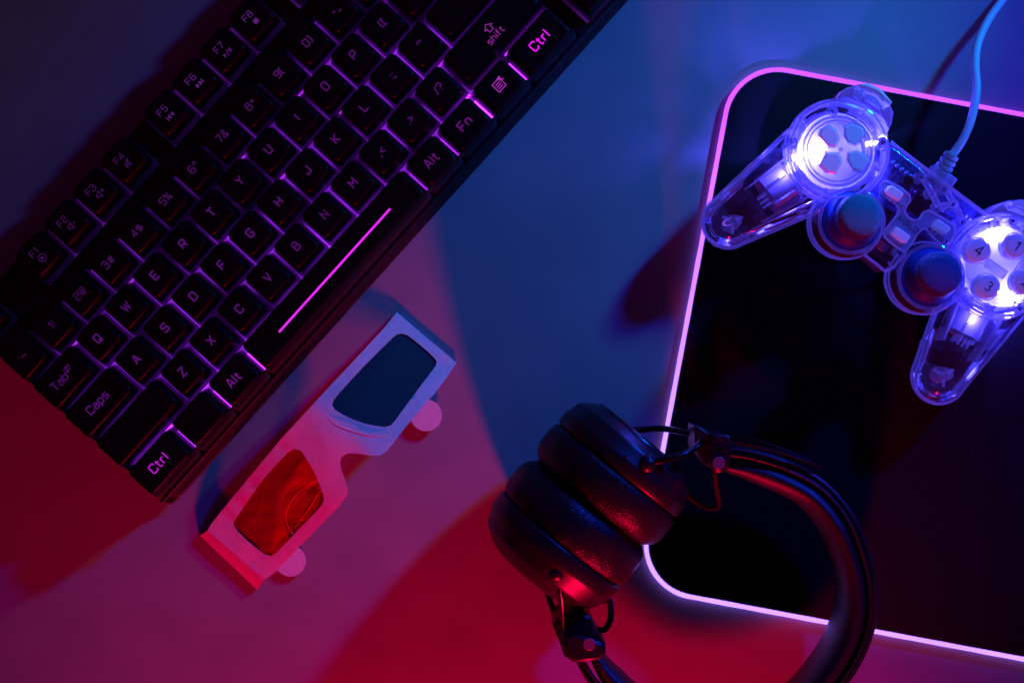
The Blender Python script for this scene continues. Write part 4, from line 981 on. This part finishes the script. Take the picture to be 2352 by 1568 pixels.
shr = [(1440, 740), (1490, 670), (1570, 620), (1680, 585), (1780, 575), (1900, 600), (2000, 700), (2060, 840), (1980, 900), (1850, 800), (1650, 740), (1560, 760)]
g = G(); q = pz(ZB, shr, 32); q = q if area2(q) > 0 else q[::-1]
g.loft([[Vector((x, y, z)) for x, y in inset(q, d_)] for z, d_ in ((.012, .001), (.016, 0), (.029, 0), (.0318, .0008), (.0325, .0025))]); part(g, 'shoulder_shell', M['rim'])
btn([(1690, 600), (1780, 580), (1900, 605), (2000, 705), (1960, 760), (1840, 700), (1720, 660)], 33.5, 'shoulder_button', ZB, 'button', .012, .0012)
# inner lights: small dies in the housings, plus fill lights added in the grips
def led(z, h, e, f=ZA):
    p = P(*f(*z), h); g = G(); g.box(p, .0022, .0016, .0009, -.62, .0002); o = part(g, 'light_diode', M['led'])
    d = bpy.data.lights.new('controller_diode_and_fill_lamp', 'POINT'); d.energy = e*4.6; d.color = (.085, .07, 1.0); d.shadow_soft_size = .0012
    l = bpy.data.objects.new('controller_diode_and_fill_lamp', d); COL.objects.link(l); l.location = p+Vector((0, 0, .0022))
for c_, f_ in ((P(*ZA(740, 790), 31), 1), (P(*ZC(1450, 420), 31), 1)):  # fill lights added in the grips, which hold no diodes
    d = bpy.data.lights.new('controller_diode_and_fill_lamp', 'POINT'); d.energy = .045; d.color = (.085, .07, 1.0); d.shadow_soft_size = .004
    l = bpy.data.objects.new('controller_diode_and_fill_lamp', d); COL.objects.link(l); l.location = c_
led((900, 680), 28, .10); led((1350, 590), 28, .075)
led((1500, 920), 28, .09, ZB); led((1640, 1530), 26, .085, ZB)
# cable with strain relief
pth = [(2140, 412, 27), (2163, 385, 30), (2192, 350, 31), (2216, 312, 31), (2234, 262, 29), (2243, 205, 26), (2240, 150, 21), (2246, 100, 16), (2268, 50, 12), (2300, 4, 8), (2340, -50, 4), (2400, -130, 2.5), (2480, -240, 2.4)]
cpts = cat([P(*p) for p in pth], 8)
g = G(); g.tube(cpts[12:], .0019, 14); part(g, 'cable', M['cable'])
a, b = P(*ZB(950, 385), 27), P(*ZB(1105, 130), 31); g = G(); L = []; ax = (b-a).normalized()
pr = []
for k in range(5):
    t0, r0 = k/5, .0042-.0013*k/5; ln = (b-a).length
    pr += [(t0*ln, r0), (t0*ln+.0003, r0+.0003), ((t0+.15)*ln, r0+.0002), ((t0+.155)*ln, r0-.0008), ((t0+.195)*ln, r0-.0008)]
pr.append(((b-a).length, .0026))
g.rev(pr, a, ax, 28, True, True); part(g, 'strain_relief', M['cable'])
g = G(); g.box(P(*ZB(940, 400), 22), .012, .008, .010, -.62, .001); part(g, 'cable_socket', M['fog'])
